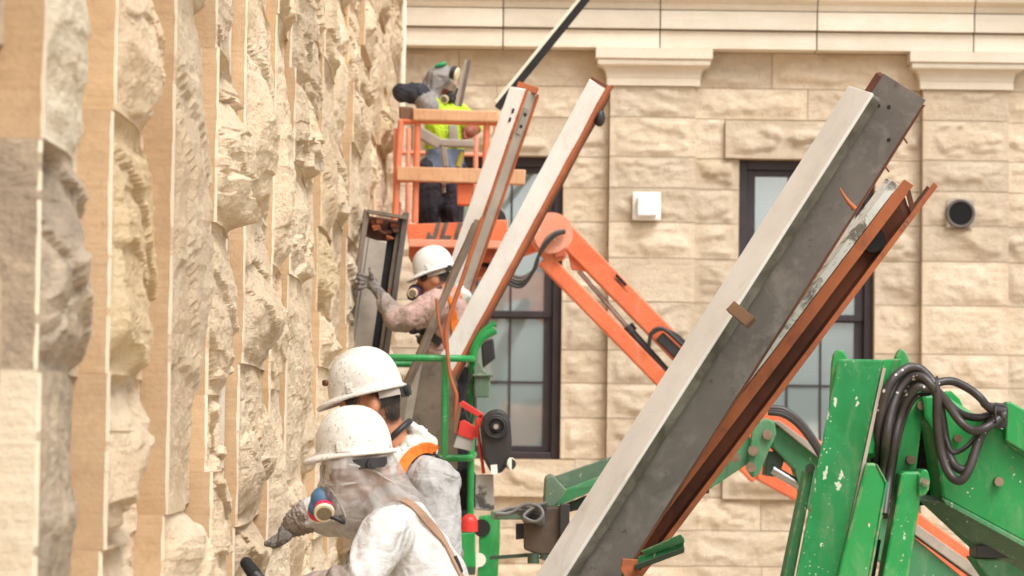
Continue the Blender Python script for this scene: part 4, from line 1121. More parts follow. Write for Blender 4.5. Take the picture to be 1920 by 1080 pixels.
# members standing in the green basket
lo3, hi3 = axis((972, 158), (848, 520), 16.95, zend=FLZ + .02)
b3 = thing('steel_box_beam', 'bright white box-shaped beam with rust cap and grey side standing in the green basket', 'steel beam', lo3, 'steel members standing in the basket')
t3, u3, v3 = member(lo3, hi3, R(-38), [
    ('face', M['white'], -.06, .068, .0, .012, 0.02, .002),
    ('side', M['grey_light'], .058, .068, .0125, .125, 0.02, .002),
    ('flange', M['rust'], .0685, .085, .0, .016, .01, .001),
    ('flange', M['rust'], .0685, .085, .122, .134, .02, .001),
], b3, .003, 7)
L3 = (hi3 - lo3).length
mb = MB(); mb.bar(lo3 + t3*(L3) + u3*(-.03) + v3*.03, lo3 + t3*L3 + u3*.085 + v3*.1, .045, .04); mb.build('cap', M['rust'], b3, .003)
for s in (.16, .22):
    mb = MB(); mb.bar(lo3 + t3*(L3-s) + u3*.03 - v3*.002, lo3 + t3*(L3-s-.03) + u3*.032 - v3*.002, .016, .006); mb.build('slot', M['dark'], b3)
mb = MB(); mb.bar(lo3 + t3*(L3-.13) + u3*.071 + v3*.07, lo3 + t3*(L3-.30) + u3*.071 + v3*.07, .05, .008, side=u3); mb.build('hinge_plate', M['steel'], b3)
for s in (.17, .25):
    mb = MB(); mb.cyl(lo3 + t3*(L3-s) + u3*.074 + v3*.07, lo3 + t3*(L3-s) + u3*.08 + v3*.07, .012, n=8); mb.build('screw', M['dark'], b3)
lo4, hi4 = axis((1122, 158), (853, 655), 15.95, zend=FLZ + .02)
b4 = thing('steel_flat_beam', 'cream painted beam with ragged rust edge leaning out of the green basket', 'steel beam', lo4, 'steel members standing in the basket')
t4, u4, v4 = member(lo4, hi4, R(-12), [
    ('face', M['cream'], -.062, .05, .0, .014, 0, .002),
    ('edge', M['rust'], .050, .074, -.002, .06, -.03, .002),
    ('side', M['rust_dark'], .066, .076, .061, .11, .01, .001),
    ('back', M['rust_dark'], -.06, .049, .0145, .03, -.02, .001),
], b4, .008, 9)
L4 = (hi4 - lo4).length
mb = MB(); q = lo4 + t4*(L4-.17) + u4*.09 + v4*.06; mb.ell(q, (.035,.03,.055)); mb.build('knob', M['black'], b4)
for pts, r_, lb in (([(838,650),(843,700),(852,730),(856,745),(852,790)], .012, 'crooked rust-orange iron strip hooked over the green rail, dangling below it'),
                    ([(905,408),(868,520),(838,610),(838,655)], .014, 'long straight rusty iron strip running up along the grey weathered strip'),
                    ([(818,560),(824,610),(836,655)], .009, 'short thin rusty iron strip meeting the rail beside the cream beam foot')):
    mb = MB(); mb.tube(spline(pxs(pts, 15.45), 5), r_, 6); ra = mb.build('iron_strip', M['rust'], loc=P(*pts[-1], 15.45)); tag(ra, lb, 'iron strip', 'rusty strips at the green basket')
lo5, hi5 = axis((896, 412), (781, 680), 15.75, 15.6, zend=FLZ + .3)
b5 = thing('weathered_strip', 'old grey-brown twisted metal strip across the worker in the green basket', 'metal strip', lo5, 'steel members standing in the basket')
member(lo5, hi5, R(-20), [('face', M['grey_weathered'], -.02, .024, .0, .01, 0, .002), ('edge', M['wood_old'], -.027, -.021, -.004, .03, .02, .002), ('rib', M['grey_weathered'], .006, .014, -.014, -.0005, .05, .002)], b5, .012, 12)
mb = MB(); mb.plate([(792,672),(838,674),(858,720),(858,880),(760,880),(768,800)], 15.9, .02)
mb.plate([(778,672),(793,672),(770,800),(762,860),(745,860)], 15.88, .03, mi=1)
bb = mb.build('steel_sheet', [M['grey_weathered'], M['grey_light']], loc=P(810, 880, 15.9)); tag(bb, 'dirty grey-brown steel sheet standing behind the green basket post', 'steel sheet')
# panel the third worker holds against the wall
lo7, hi7 = axis((727, 402), (690, 660), 16.6, zend=FLZ + .02)
b7 = thing('steel_column', 'upright grey channel held by the gloved worker, rusty debris at its top', 'steel channel', lo7, 'steel members standing in the basket')
t7, u7, v7 = member(lo7, hi7, R(10), [
    ('face', M['grey_light'], -.115, .02, .0, .012, .17, .002),
    ('rim', M['grey_weathered'], -.15, -.116, -.012, .03, .0, .002),
    ('groove', M['grey_weathered'], -.10, -.094, -.006, -.0005, .17, .001),
    ('inside', M['dark'], .021, .09, .06, .07, .05, .001),  # near-black strip paints the shaded hollow of the channel
    ('flange', M['grey'], .095, .13, -.02, .06, -.02, .002),
    ('flange_edge', M['grey_weathered'], .07, .094, .02, .03, .0, .001),
    ('back_plate', M['rust_dark'], -.115, .09, .075, .085, .02, .001),
], b7, .004, 15)
L7 = (hi7 - lo7).length; rg = random.Random(4)
for k in range(14):
    q = lo7 + t7*(L7 - rg.uniform(.02, .16)) + u7*rg.uniform(-.1, .08) + v7*rg.uniform(.0, .05)
    mb = MB(); mb.bar(q - u7*rg.uniform(.015,.035), q + u7*rg.uniform(.015,.035) + t7*rg.uniform(-.02,.02), rg.uniform(.012,.03), .02); mb.build('debris', M['rust'] if k % 3 else M['rust_dark'], b7, .003)
mb = MB(); mb.bar(lo7 + t7*(L7+.0) - u7*.13, lo7 + t7*(L7-.005) + u7*.12, .02, .08); mb.build('top_edge', M['grey_weathered'], b7)
# thin bar high above the basket
A, B = P(1130, -40, 18.6), P(933, 203, 18.6)
t8 = thing('trim_bar', 'long thin dark bar with a white edge slanting up out of the orange basket', 'metal bar', B)
t, u, v = frame_beam(B, A, R(-8)); L8 = (A - B).length
mb = MB(); mb.bar(B, A, .05, .05); mb.build('bar', M['dark'], t8, .003)
mb = MB(); o = u*(-.036); mb.bar(B + o + t*.02, A + o, .022, .06); mb.build('edge', M['pipe'], t8, .003)
# ------------------------------------------------------------------ people
def basis(fw, up):
    f = Vector(fw).normalized(); u = Vector(up); u = (u - f*u.dot(f)).normalized(); l = u.cross(f)
    return Matrix((f, l, u)).transposed()         # columns: forward, to the person's left, up
class Body:
    def __init__(s): s.p = []
    def cap(s, a, ra, b, rb, tag=0): s.p.append(('c', Vector(a), ra, Vector(b), rb, tag)); return s
    def ell(s, c, r, rot=None, tag=0): s.p.append(('e', Vector(c), Vector(r), rot or Matrix.Identity(3), tag)); return s
    def chain(s, pts, tag=0):
        for (a, ra), (b, rb) in zip(pts[:-1], pts[1:]): s.cap(a, ra, b, rb, tag)
        return s
    def hair_weight(s, q, skin, hair):
        ds = [1e9, 1e9]
        for p in s.p:
            if p[-1] not in (skin, hair): continue
            if p[0] == 'c':
                d = p[3] - p[1]; L = d.length_squared
                k = min(max((q - p[1]).dot(d) / L, 0), 1) if L > 0 else 0
                v = (q - p[1] - d*k).length - (p[2] + (p[4] - p[2])*k)
            else:
                l = p[3].transposed() @ (q - p[1])
                v = (Vector((l.x/p[2].x, l.y/p[2].y, l.z/p[2].z)).length - 1) * min(p[2])
            i = 1 if p[-1] == hair else 0
            ds[i] = min(ds[i], v)
        return .5 + ds[0] - ds[1]
    def tag_of(s, q):
        best, bt = 1e9, 0
        for p in s.p:
            if p[0] == 'c':
                d = p[3] - p[1]; L = d.length_squared
                k = min(max((q - p[1]).dot(d) / L, 0), 1) if L > 0 else 0
                v = (q - p[1] - d*k).length - (p[2] + (p[4] - p[2])*k)
            else:
                l = p[3].transposed() @ (q - p[1])
                v = (Vector((l.x/p[2].x, l.y/p[2].y, l.z/p[2].z)).length - 1) * min(p[2])
            if v < best: best, bt = v, p[-1]
        return bt
    def mesh(s, name, mats, voxel=.011, smooth=6, wrinkle=0.0, wscale=9, seed=0, clothtags=(0,), hair=None):
        mb = MB()
        for p in s.p:
            if p[0] == 'c':
                mb.ell(p[1], (p[2],)*3, nu=18, nv=12); mb.ell(p[3], (p[4],)*3, nu=18, nv=12)
                if (p[3] - p[1]).length > 1e-4: mb.cyl(p[1], p[3], p[2], p[4], n=18)
            else: mb.ell(p[1], p[2], p[3], nu=24, nv=16)
        me = mb.mesh(name + '_tmp', [])
        o = bpy.data.objects.new(name + '_tmp', me); COL.objects.link(o)
        r = o.modifiers.new('remesh', 'REMESH'); r.mode = 'VOXEL'; r.voxel_size = voxel
        q = o.modifiers.new('smooth', 'SMOOTH'); q.iterations = smooth; q.factor = .5
        bpy.context.view_layer.update()
        res = bpy.data.meshes.new_from_object(o.evaluated_get(bpy.context.evaluated_depsgraph_get()))
        bpy.data.objects.remove(o); bpy.data.meshes.remove(me)
        res.name = name; res.materials.clear()
        for m_ in mats: res.materials.append(m_)
        tags = [s.tag_of(pl.center) for pl in res.polygons]
        if hair:
            att = res.attributes.new('hairw', 'FLOAT', 'POINT'); head = set()
            for pl, tg in zip(res.polygons, tags):
                if tg in hair: head.update(pl.vertices)
            vals = [0.0]*len(res.vertices)
            for i in head: vals[i] = s.hair_weight(res.vertices[i].co, *hair)
            att.data.foreach_set('value', vals)
            tags = [hair[0] if tg == hair[1] else tg for tg in tags]
        res.polygons.foreach_set('material_index', tags)
        res.polygons.foreach_set('use_smooth', [True]*len(tags))
        if wrinkle:
            cl = [False]*len(res.vertices)
            for pl, tg in zip(res.polygons, tags):
                if tg in clothtags:
                    for v in pl.vertices: cl[v] = True
            nr = [v.normal.copy() for v in res.vertices]
            for i, v in enumerate(res.vertices):
                if not cl[i]: continue
                c = v.co
                w = Vector((noise.noise(c*4 + Vector((seed,0,0))), noise.noise(c*4 + Vector((0,seed,7))), noise.noise(c*4 + Vector((3,9,seed))))) * .35
                d = c*wscale + w*wscale*.6
                f1 = 1 - 2.4*abs(noise.noise(Vector((d.x*.7 + d.z*.6, d.y*.9, d.z*.55 - d.x*.5 + seed))))
                f2 = 1 - 2.4*abs(noise.noise(Vector((d.x*1.7 - d.z*.9, d.y*1.6, d.z*1.9 + d.x*.8 + seed*2))))
                v.co = c + nr[i]*wrinkle*(f1*.8 + f2*.28 - .35)
        res.update()
        return res
def ribbon(me, px, Y, width, mat, name, parent, lift=.006, thick=.004, n=10, extra=None):
    """strap lying on a body mesh given in world coordinates"""
    vv = [v.co.copy() for v in me.vertices]; ff = [list(p.vertices) for p in me.polygons]
    if extra is not None:
        n0 = len(vv); vv += [v.co.copy() for v in extra.vertices]; ff += [[n0 + i for i in p.vertices] for p in extra.polygons]
    bvh = BVHTree.FromPolygons(vv, ff)
    pts = spline([P(x, y, Y) for x, y in px], n)
    hit = []
    for p in pts:
        d = (p - CAMP).normalized()
        loc, nrm, idx, dist = bvh.ray_cast(CAMP, d)
        if loc is None:
            loc, nrm, idx, dist = bvh.find_nearest(p)
        if nrm.dot(d) > 0: nrm = -nrm
        hit.append((loc, nrm))
    sm = []
    for i in range(len(hit)):
        a = [hit[min(max(i+k, 0), len(hit)-1)] for k in range(-5, 6)]
        sm.append((sum((q[0] for q in a), Vector())/11, sum((q[1] for q in a), Vector()).normalized()))
    vs = []; fs = []
    for i, (l, nn) in enumerate(sm):
        t = (sm[min(i+1, len(sm)-1)][0] - sm[max(i-1, 0)][0]).normalized()
        w = t.cross(nn).normalized() * width/2
        vs += [l + nn*lift - w, l + nn*(lift+thick) - w, l + nn*(lift+thick) + w, l + nn*lift + w]
        vs[-4] -= nn*.012; vs[-1] -= nn*.012
    for i in range(len(sm)-1):
        for k in range(4):
            q = (k+1) % 4; fs.append([i*4+k, i*4+q, (i+1)*4+q, (i+1)*4+k])
    fs += [[0,1,2,3], [(len(sm)-1)*4+k for k in range(4)][::-1]]
    mb = MB(); mb.add(vs, fs, 0, False); return mb.build(name, mat, parent, .002)
def hard_hat(c, fw, up, mat, parent, a=.128, b=.112, h=.135, brim=.045, seed=0):
    B = basis(fw, up); c = Vector(c)
    nt, nr_ = 56, 16
    vs = []
    for j in range(nr_ + 4):
        for i in range(nt):
            th = 2*math.pi*i/nt; ct, st = math.cos(th), math.sin(th)
            front = max(0, ct)**2.2
            if j < nr_:
                ph = (j + .35) / (nr_ - .65) * math.pi/2
                rr = math.sin(ph)**.92; z = h * math.cos(ph)**.86
                x, y = a*rr*ct, b*rr*st
                ridge = .006 * math.exp(-(y/.02)**2) * (rr < .93) * min(1, (1-rr)*6)
                z += ridge
                q = Vector((x, y, z))
            else:
                k = j - nr_ + 1
                w = [.004, .012, .014, .010][k-1] + (brim*front * [.25, .8, 1.0, .96][k-1])
                z = [-.006, -.012, -.016, -.020][k-1] - front*.018*k/4 + .004
                q = Vector(((a + w)*ct, (b + w*.8)*st, z))
            vs.append(c + B @ q)
    R_ = nr_ + 4; fs = [list(range(nt))[::-1]]
    for j in range(R_ - 1):
        for i in range(nt):
            k = (i+1) % nt; fs.append([j*nt+i, j*nt+k, (j+1)*nt+k, (j+1)*nt+i])
    mb = MB(); mb.add(vs, fs, 0, True)
    o = mb.build('hard_hat', mat, parent)
    s = o.modifiers.new('shell', 'SOLIDIFY'); s.thickness = .004; s.offset = 0
    sl = MB()
    for sy in (-1, 1):
        sl.box(c + B @ Vector((-.0 + .035, sy*(b*.965), .018)), (.012, .007, .018), rot=B)
    sl.build('accessory_slot', mat, o, .004)
    return o, B
def band(c, B, a, b, z, h, a0, a1, mat, name, parent, thick=.004):
    vs = []; n = 28; c = Vector(c)
    for i in range(n + 1):
        th = a0 + (a1 - a0)*i/n
        for (e, zz) in ((0, -h/2), (thick, -h/2), (thick, h/2), (0, h/2)):
            vs.append(c + B @ Vector(((a+e)*math.cos(th), (b+e)*math.sin(th), z + zz)))
    fs = []
    for i in range(n):
        for k in range(4):
            q = (k+1) % 4; fs.append([i*4+k, i*4+q, (i+1)*4+q, (i+1)*4+k])
    fs += [[0,1,2,3], [n*4+k for k in range(4)][::-1]]
    mb = MB(); mb.add(vs, fs); return mb.build(name, mat, parent)
def hand(parent, wrist, palm_c, tips, thumb, mat, name='glove', fr=.0105, pr=(.045,.02,.04), rot=None, cuff=None):
    """glove with palm, four unequal bent fingers and a thumb"""
    b = Body()
    w, pc = Vector(wrist), Vector(palm_c)
    b.cap(w, .036, pc, .030)
    if cuff: b.cap(cuff, .046, w, .038)
    b.ell(pc, pr, rot)
    for root, mid, tip, r in tips: b.chain([(root, r*1.15), (mid, r), (tip, r*.82)])
    root, mid, tip = thumb
    b.chain([(root, fr*1.5), (mid, fr*1.2), (tip, fr)])
    me = b.mesh(name, [mat], voxel=.0045, smooth=3, wrinkle=.002, wscale=26)
    return link_mesh(name, me, parent)
def respirator(parent, c, fw, up, shell, disc_dirs, ring, r=.036, s=1.0):
    B = basis(fw, up); c = Vector(c)
    b = Body(); b.ell(c + B @ Vector((.0,0,0)), (.045*s,.042*s,.052*s), B); b.ell(c + B @ Vector((.03*s,0,-.012*s)), (.03*s,.026*s,.03*s), B)
    o = link_mesh('respirator', b.mesh('respirator', [shell], .006, 3), parent)
    for d in disc_dirs:
        d = B @ Vector(d); dn = d.normalized(); q = c + d
        mb = MB(); mb.cyl(q - dn*.022, q + dn*.004, r, r*1.06, n=26); mb.build('filter', ring, o)
        mb = MB(); mb.cyl(q + dn*.004, q + dn*.014, r*1.06, r*1.0, n=26); mb.build('filter_rim', M['lens'], o)
        mb = MB(); mb.cyl(q + dn*.0142, q + dn*.0165, r*.78, r*.74, n=26); mb.build('filter_mesh', simple('filter_mesh', S(150,130,106), .8, c2=S(120,104,84), scale=150) if 'filter_mesh' not in bpy.data.materials else bpy.data.materials['filter_mesh'], o)
    return o
def shoe(b, ankle, fw, tag):
    f = Vector((fw[0], fw[1], 0)).normalized(); a = Vector(ankle)
    b.cap(a, .05, Vector((a.x, a.y, a.z - .05)), .05, tag)
    b.cap(Vector((a.x, a.y, a.z - .06)) - f*.04, .042, Vector((a.x, a.y, a.z - .068)) + f*.15, .036, tag)

# ---- first worker: white suit with translucent hood, bent to the wall
w1 = thing('person', 'person in white coverall with translucent hood over the face, brown strap, reaching to the wall', 'person', (P(820, 1000, 9.05).x, 9.05, 0))
fw1 = Vector((-.93, .12, -.34))
B1 = basis(fw1, (0, 0, 1))
b = Body()
hc = P(676, 872, 9.02)
b.ell(hc, (.098, .076, .118), B1, 1)
b.ell(hc + B1 @ Vector((.098, 0, -.01)), (.022,.014,.026), B1, 1)             # nose
b.ell(hc + B1 @ Vector((.07, 0, -.075)), (.035,.038,.035), B1, 1)              # chin
for sy in (-1, 1):
    b.ell(hc + B1 @ Vector((-.008, sy*.078, -.01)), (.018,.008,.032), B1, 1)   # ears
    b.ell(hc + B1 @ Vector((.086, sy*.03, .008)), (.012,.018,.01), B1, 2)      # eyes and brows, goggle shade painted in as near-black
b.cap(P(705, 915, 9.03), .058, P(748, 965, 9.05), .075, 0)
b.cap(P(752, 985, 9.03), .112, P(795, 1095, 9.05), .148, 0)
b.cap(P(795, 1095, 9.05), .15, P(832, 1290, 9.08), .16, 0)
b.cap(P(728, 1004, 8.85), .082, P(715, 985, 9.24), .08, 0)
b.chain([(P(724, 1006, 8.84), .088), (P(676, 1086, 8.72), .066)], 0)
b.chain([(P(676, 1086, 8.72), .064), (P(560, 1108, 8.78), .046)], 3)
b.chain([(P(712, 982, 9.26), .08), (P(660, 972, 9.40), .066), (P(588, 966, 9.46), .062)], 0)
for kx, ky, ay in ((790, 8.95, 8.95), (850, 9.22, 9.25)):
    knee = P(kx - 25, 1455, ky); ank = Vector((P(kx + 10, 1500, ay).x, ay, .11))
    b.chain([(P(830, 1290, 9.08 + (-.09 if kx < 800 else .09)), .105), (knee, .085), (ank, .075)], 0)
    shoe(b, ank, (-1, .1), 4)
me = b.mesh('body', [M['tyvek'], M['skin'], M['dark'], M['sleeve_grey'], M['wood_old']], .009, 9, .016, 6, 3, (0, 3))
me_w1 = me.copy()
link_mesh('body', me, w1)
ribbon(me_w1, [(718,942),(735,935),(752,937),(775,950),(800,976),(822,1003),(838,1030),(852,1058),(870,1100)], 9.0, .027, M['strap_brown'], 'strap', w1)
ribbon(me_w1, [(848,1044),(854,1056),(862,1078)], 9.0, .012, M['black'], 'strap_buckle', w1, .011)
hb = Body()
hb.ell(hc + B1 @ Vector((.004, 0, .008)), (.118, .100, .116), B1)
hb.cap(P(656, 880, 8.99), .098, P(662, 932, 8.99), .094); hb.cap(P(662, 920, 8.99), .088, P(708, 980, 9.0), .092); hb.cap(P(716, 900, 9.02), .072, P(750, 950, 9.03), .088)
hb.cap(P(640, 915, 8.98), .07, P(664, 965, 8.97), .06)
me = hb.mesh('hood', [M['veil']], .007, 4, .02, 6, 11)
me_hood = me.copy()
hood1 = link_mesh('hood', me, w1)
for pts, wd in (([(587,866),(598,896),(612,909),(640,910),(668,905),(700,900)], .008), ([(604,900),(622,920),(638,944),(650,975)], .006), ([(648,870),(680,876),(704,884),(720,895),(746,909)], .007)):
    ribbon(me_hood, pts, 8.95, wd, M['fold'], 'fold', hood1, .0, .0025)
hat1, HB1 = hard_hat(P(664, 846, 9.02), (-.985, .05, -.10), (-.03, 0, 1), M['hat'], w1, a=.128, b=.116, h=.148, brim=.036, seed=1)
bc = P(668, 868, 9.02)
band(bc, HB1, .124, .120, -.004, .034, R(82), R(150), M['black'], 'ratchet_band', w1)
band(bc, HB1, .122, .118, .0, .026, R(56), R(84), M['white'], 'head_band', w1)
mb = MB(); p = bc + HB1 @ Vector((-.062, .112, -.008)); nn = HB1 @ Vector((-.35, .9, 0)); mb.cyl(p, p + nn*.016, .018, n=18); mb.cyl(p + nn*.016, p + nn*.02, .010, n=12); mb.build('ratchet_knob', M['black'], w1)
rc = P(607, 940, 8.97)
respirator(w1, rc, (-.9, -.1, -.35), (0, 0, 1), M['blue'], [(.012, .058, -.03), (.03, -.06, -.03)], M['pink'], .033)
mb = MB(); mb.tube(spline([P(614,968,8.92), P(630,972,8.91), P(644,979,8.92), P(640,968,8.95)], 5), .008, 8); mb.build('strap', M['black'], w1)
# far hand on the stone
p_w, p_c = P(560, 978, 9.47), P(540, 995, 9.48)
tips = []
for i, (dy, ln) in enumerate(((-.036, .92), (-.012, 1.0), (.012, .95), (.034, .78))):
    q = Vector((0, dy, 0))
    tips.append((P(532, 1000, 9.48) + q, P(532 - 16*ln, 1008 + i*1.5, 9.48) + q, P(532 - 33*ln, 1018 + i*2, 9.47) + q*.9, .0105))
hand(w1, p_w, p_c, tips, (P(540, 1006, 9.43), P(526, 1018, 9.42), P(512, 1024, 9.43)), M['glove'], pr=(.035,.045,.026))
cf = Body(); cf.chain([(P(590, 964, 9.46), .058), (P(575, 968, 9.46), .060), (P(556, 980, 9.47), .048), (P(545, 990, 9.48), .036)])
mcf = cf.mesh('cuff', [M['cuff']], .007, 3, .004, 26)
for v in mcf.vertices:
    ax = (P(545, 990, 9.48) - P(590, 964, 9.46)).normalized()
    v.co += v.normal * .003 * math.sin((v.co - P(590, 964, 9.46)).dot(ax) * 380)
link_mesh('cuff', mcf, w1)
# near hand with the brush
tips = []
for i, dy in enumerate((-.03, -.01, .01, .03)):
    q = Vector((0, dy, 0)); tips.append((P(512, 1100, 8.78) + q, P(492, 1092, 8.78) + q, P(486, 1108, 8.78) + q, .0105))
hand(w1, P(556, 1110, 8.78), P(528, 1104, 8.78), tips, (P(530, 1108, 8.74), P(508, 1112, 8.73), P(492, 1106, 8.74)), M['glove'], pr=(.04,.042,.024))
brs = thing('brush', 'black bristle brush pressed to the wall by the hooded worker', 'brush', P(505, 1102, 8.78))
mb = MB(); mb.cyl(P(505, 1102, 8.78), P(476, 1076, 8.80), .014, .022, n=12); mb.build('handle', M['black'], brs)
mb = MB(); q0, q1 = P(478, 1078, 8.80), P(462, 1056, 8.82)
mb.cyl(q0, q1, .024, .021, n=14); mb.ell(q1, (.021, .021, .021)); mb.build('bristles', simple('bristle', S(40,36,34), .9, c2=S(22,20,19), scale=120, bump=.8, bscale=260), brs)

# ---- second worker behind, seen from the back
w2 = thing('person', 'person in dusty white coverall seen from behind, hood down, orange strap over one shoulder', 'person', (P(795, 1000, 9.65).x, 9.65, 0))
fw2 = Vector((-.93, .2, -.2)); B2 = basis(fw2, (0, 0, 1))
b = Body()
hc = P(694, 752, 9.55)
b.ell(hc, (.1, .078, .118), B2, 1)
b.ell(hc + B2 @ Vector((-.04, 0, .002)), (.072, .079, .08), B2, 2)
b.ell(hc + B2 @ Vector((-.066, 0, -.045)), (.036, .058, .05), B2, 2)
b.ell(hc + B2 @ Vector((.1, 0, -.01)), (.022,.014,.026), B2, 1)
b.ell(hc + B2 @ Vector((.07, 0, -.08)), (.035,.04,.035), B2, 1)
for sy in (-1, 1):
    b.ell(hc + B2 @ Vector((-.026, sy*.084, -.026)), (.023,.012,.036), B2, 1)
    b.ell(hc + B2 @ Vector((-.036, sy*.09, -.02)), (.012,.01,.028), B2, 1)
    b.ell(hc + B2 @ Vector((.045, sy*.064, .012)), (.035,.02,.03), B2, 2)
b.cap(P(716, 778, 9.56), .062, P(742, 848, 9.6), .064, 1)
b.cap(P(788, 925, 9.64), .125, P(796, 1090, 9.66), .145, 0)
b.cap(P(796, 1090, 9.66), .145, P(800, 1260, 9.66), .155, 0)
b.cap(P(755, 880, 9.62), .085, P(790, 900, 9.63), .10, 0)
b.cap(P(812, 905, 9.5), .092, P(745, 893, 9.82), .085, 0)
b.chain([(P(815, 908, 9.49), .09), (P(826, 1050, 9.42), .068), (P(770, 1170, 9.38), .05)], 0)
b.chain([(P(740, 893, 9.83), .085), (P(690, 1000, 9.95), .06), (P(672, 1085, 9.85), .048)], 0)
for kx, ay in ((785, 9.55), (835, 9.8)):
    ank = Vector((P(kx, 1400, ay).x, ay, .11))
    b.chain([(P(800, 1260, 9.66 + (-.09 if kx < 800 else .09)), .105), (P(kx - 14, 1430, ay), .085), (ank, .072)], 0)
    shoe(b, ank, (-1, .3), 3)
me = b.mesh('body', [M['tyvek_grey'], M['head'], M['hair'], M['wood_old']], .009, 8, .014, 6, 8, (0,), hair=(1, 2))
me_w2 = me.copy(); link_mesh('body', me, w2)
tips = [(P(668,1096,9.83)+Vector((0,d,0)), P(662,1106,9.82)+Vector((0,d,0)), P(658,1118,9.82)+Vector((0,d,0)), .0105) for d in (-.03,-.01,.01,.03)]
hand(w2, P(672, 1086, 9.85), P(669, 1094, 9.84), tips, (P(664,1094,9.80), P(656,1102,9.79), P(652,1110,9.80)), M['glove'])
tips = [(P(752,1195,9.38)+Vector((0,d,0)), P(738,1210,9.38)+Vector((0,d,0)), P(728,1226,9.38)+Vector((0,d,0)), .0105) for d in (-.03,-.01,.01,.03)]
hand(w2, P(768, 1172, 9.38), P(756, 1190, 9.38), tips, (P(756,1192,9.34), P(742,1206,9.33), P(738,1222,9.34)), M['glove'])
hd = Body()
for (x, y, Y, r) in ((786,812,9.62,.036), (800,834,9.58,.040), (798,850,9.6,.046), (772,838,9.56,.045), (752,862,9.54,.05), (770,812,9.66,.04), (735,885,9.5,.045), (775,858,9.62,.05), (722,893,9.48,.035)):
    hd.ell(P(x, y, Y), (r, r*1.15, r*.9))
me_h2 = hd.mesh('hood', [M['tyvek_hood']], .008, 3, .013, 13, 5); me_h2c = me_h2.copy(); link_mesh('hood', me_h2, w2)
mb = MB(); cpt = P(744, 812, 9.585)
nb = basis((P(760,800,9.585) - P(736,822,9.585)), (0.2,0,1))
mb.tube([cpt + nb @ Vector((  .063*math.cos(k*math.pi/14), .064*math.sin(k*math.pi/14), .0)) for k in range(29)], .0115, 10); mb.build('neck_band', M['black'], w2)
ribbon(me_w2, [(742,915),(749,889),(757,870),(769,853),(785,842),(803,838),(818,846)], 9.5, .036, M['strap_orange'], 'strap', w2, .008, extra=me_h2c)
ribbon(me_w2, [(772,870),(784,855),(800,846),(816,848),(832,858),(842,868)], 9.5, .018, M['black'], 'strap_edge', w2, .006, extra=me_h2c)
hat2, HB2 = hard_hat(P(686, 733, 9.55), (-.955, .12, -.235), (-.1, 0, 1), M['hat'], w2, a=.133, b=.12, h=.152, brim=.040, seed=4)
bc = P(700, 748, 9.55)
band(bc, HB2, .122, .1, .004, .024, R(108), R(152), M['grey_light'], 'head_band', w2)
band(bc, HB2, .125, .102, .0, .042, R(150), R(200), M['black'], 'ratchet_band', w2)
mb = MB(); p = bc + HB2 @ Vector((-.126, .02, .002)); nn = HB2 @ Vector((-1, .1, 0)); mb.cyl(p, p + nn*.014, .02, n=16); mb.build('ratchet_knob', M['black'], w2)
mb = MB(); p = P(616, 719, 9.55) - Vector((0, .098, 0)); mb.cyl(p, p + Vector((-.01, -.008, 0)), .012, .011, n=10); mb.build('sticker', M['rust_dark'], w2)

# ---- third worker in the green basket
w3 = thing('person', 'person in pinkish dusty coverall and clean white hard hat steadying an upright steel channel', 'person', (P(835, 700, 16.5).x, 16.5, FLZ))
fw3 = Vector((-.9, -.05, -.32)); B3 = basis(fw3, (0, 0, 1))
b = Body(); hc = P(813, 522, 16.5)
b.ell(hc, (.1, .078, .118), B3, 1)
b.ell(hc + B3 @ Vector((-.03, 0, -.005)), (.08, .081, .085), B3, 2)
b.ell(hc + B3 @ Vector((.1, 0, -.01)), (.024,.014,.026), B3, 1)
b.ell(hc + B3 @ Vector((.068, 0, -.08)), (.036,.04,.036), B3, 1)
for sy in (-1, 1):
    b.ell(hc + B3 @ Vector((.0, sy*.084, -.01)), (.022,.012,.036), B3, 1)
    b.ell(hc + B3 @ Vector((.055, sy*.06, .018)), (.03,.02,.02), B3, 2)
b.cap(P(825, 533, 16.5), .066, P(846, 560, 16.5), .072, 1)
b.cap(P(840, 592, 16.5), .14, P(836, 690, 16.5), .15, 0)
b.cap(P(836, 690, 16.5), .15, P(832, 770, 16.5), .15, 4)
b.cap(P(815, 572, 16.33), .098, P(858, 575, 16.72), .085, 0)
b.chain([(P(812, 575, 16.32), .098), (P(776, 594, 16.28), .088)], 0)
b.chain([(P(776, 594, 16.28), .088), (P(744, 601, 16.3), .076)], 6)
b.chain([(P(744, 601, 16.3), .076), (P(722, 566, 16.4), .052)], 3)
b.chain([(P(860, 578, 16.74), .085), (P(850, 650, 16.85), .06), (P(800, 640, 16.9), .045)], 0)
for dx, dy in ((-.1, -.02), (.1, .03)):
    hp_ = P(832, 775, 16.5) + Vector((dx, dy, 0)); b.chain([(hp_, .1), (hp_ + Vector((-.03, 0, -.36)), .08), (Vector((hp_.x, hp_.y, FLZ + .1)), .065)], 4)
    shoe(b, Vector((hp_.x, hp_.y, FLZ + .108)), (-1, 0), 5)
me = b.mesh('body', [M['tyvek_pink'], M['head'], M['hair'], M['sleeve_grey'], M['blackcloth'], M['wood_old'], M['sleeve_mid']], .011, 4, .012, 8, 21, (0, 3, 4, 6), hair=(1, 2))
me_w3 = me.copy(); link_mesh('body', me, w3)
ribbon(me_w3, [(838,552),(846,580),(852,615),(852,650)], 16.3, .05, M['strap_orange'], 'strap', w3, .012)
ribbon(me_w3, [(770,618),(790,622),(812,632),(830,645)], 16.3, .05, M['black'], 'harness_belt', w3, .012)
hd = Body()
for (x, y, Y, r) in ((868,556,16.55,.055), (858,545,16.6,.05), (872,570,16.6,.05), (850,560,16.7,.05)): hd.ell(P(x, y, Y), (r, r, r*.9))
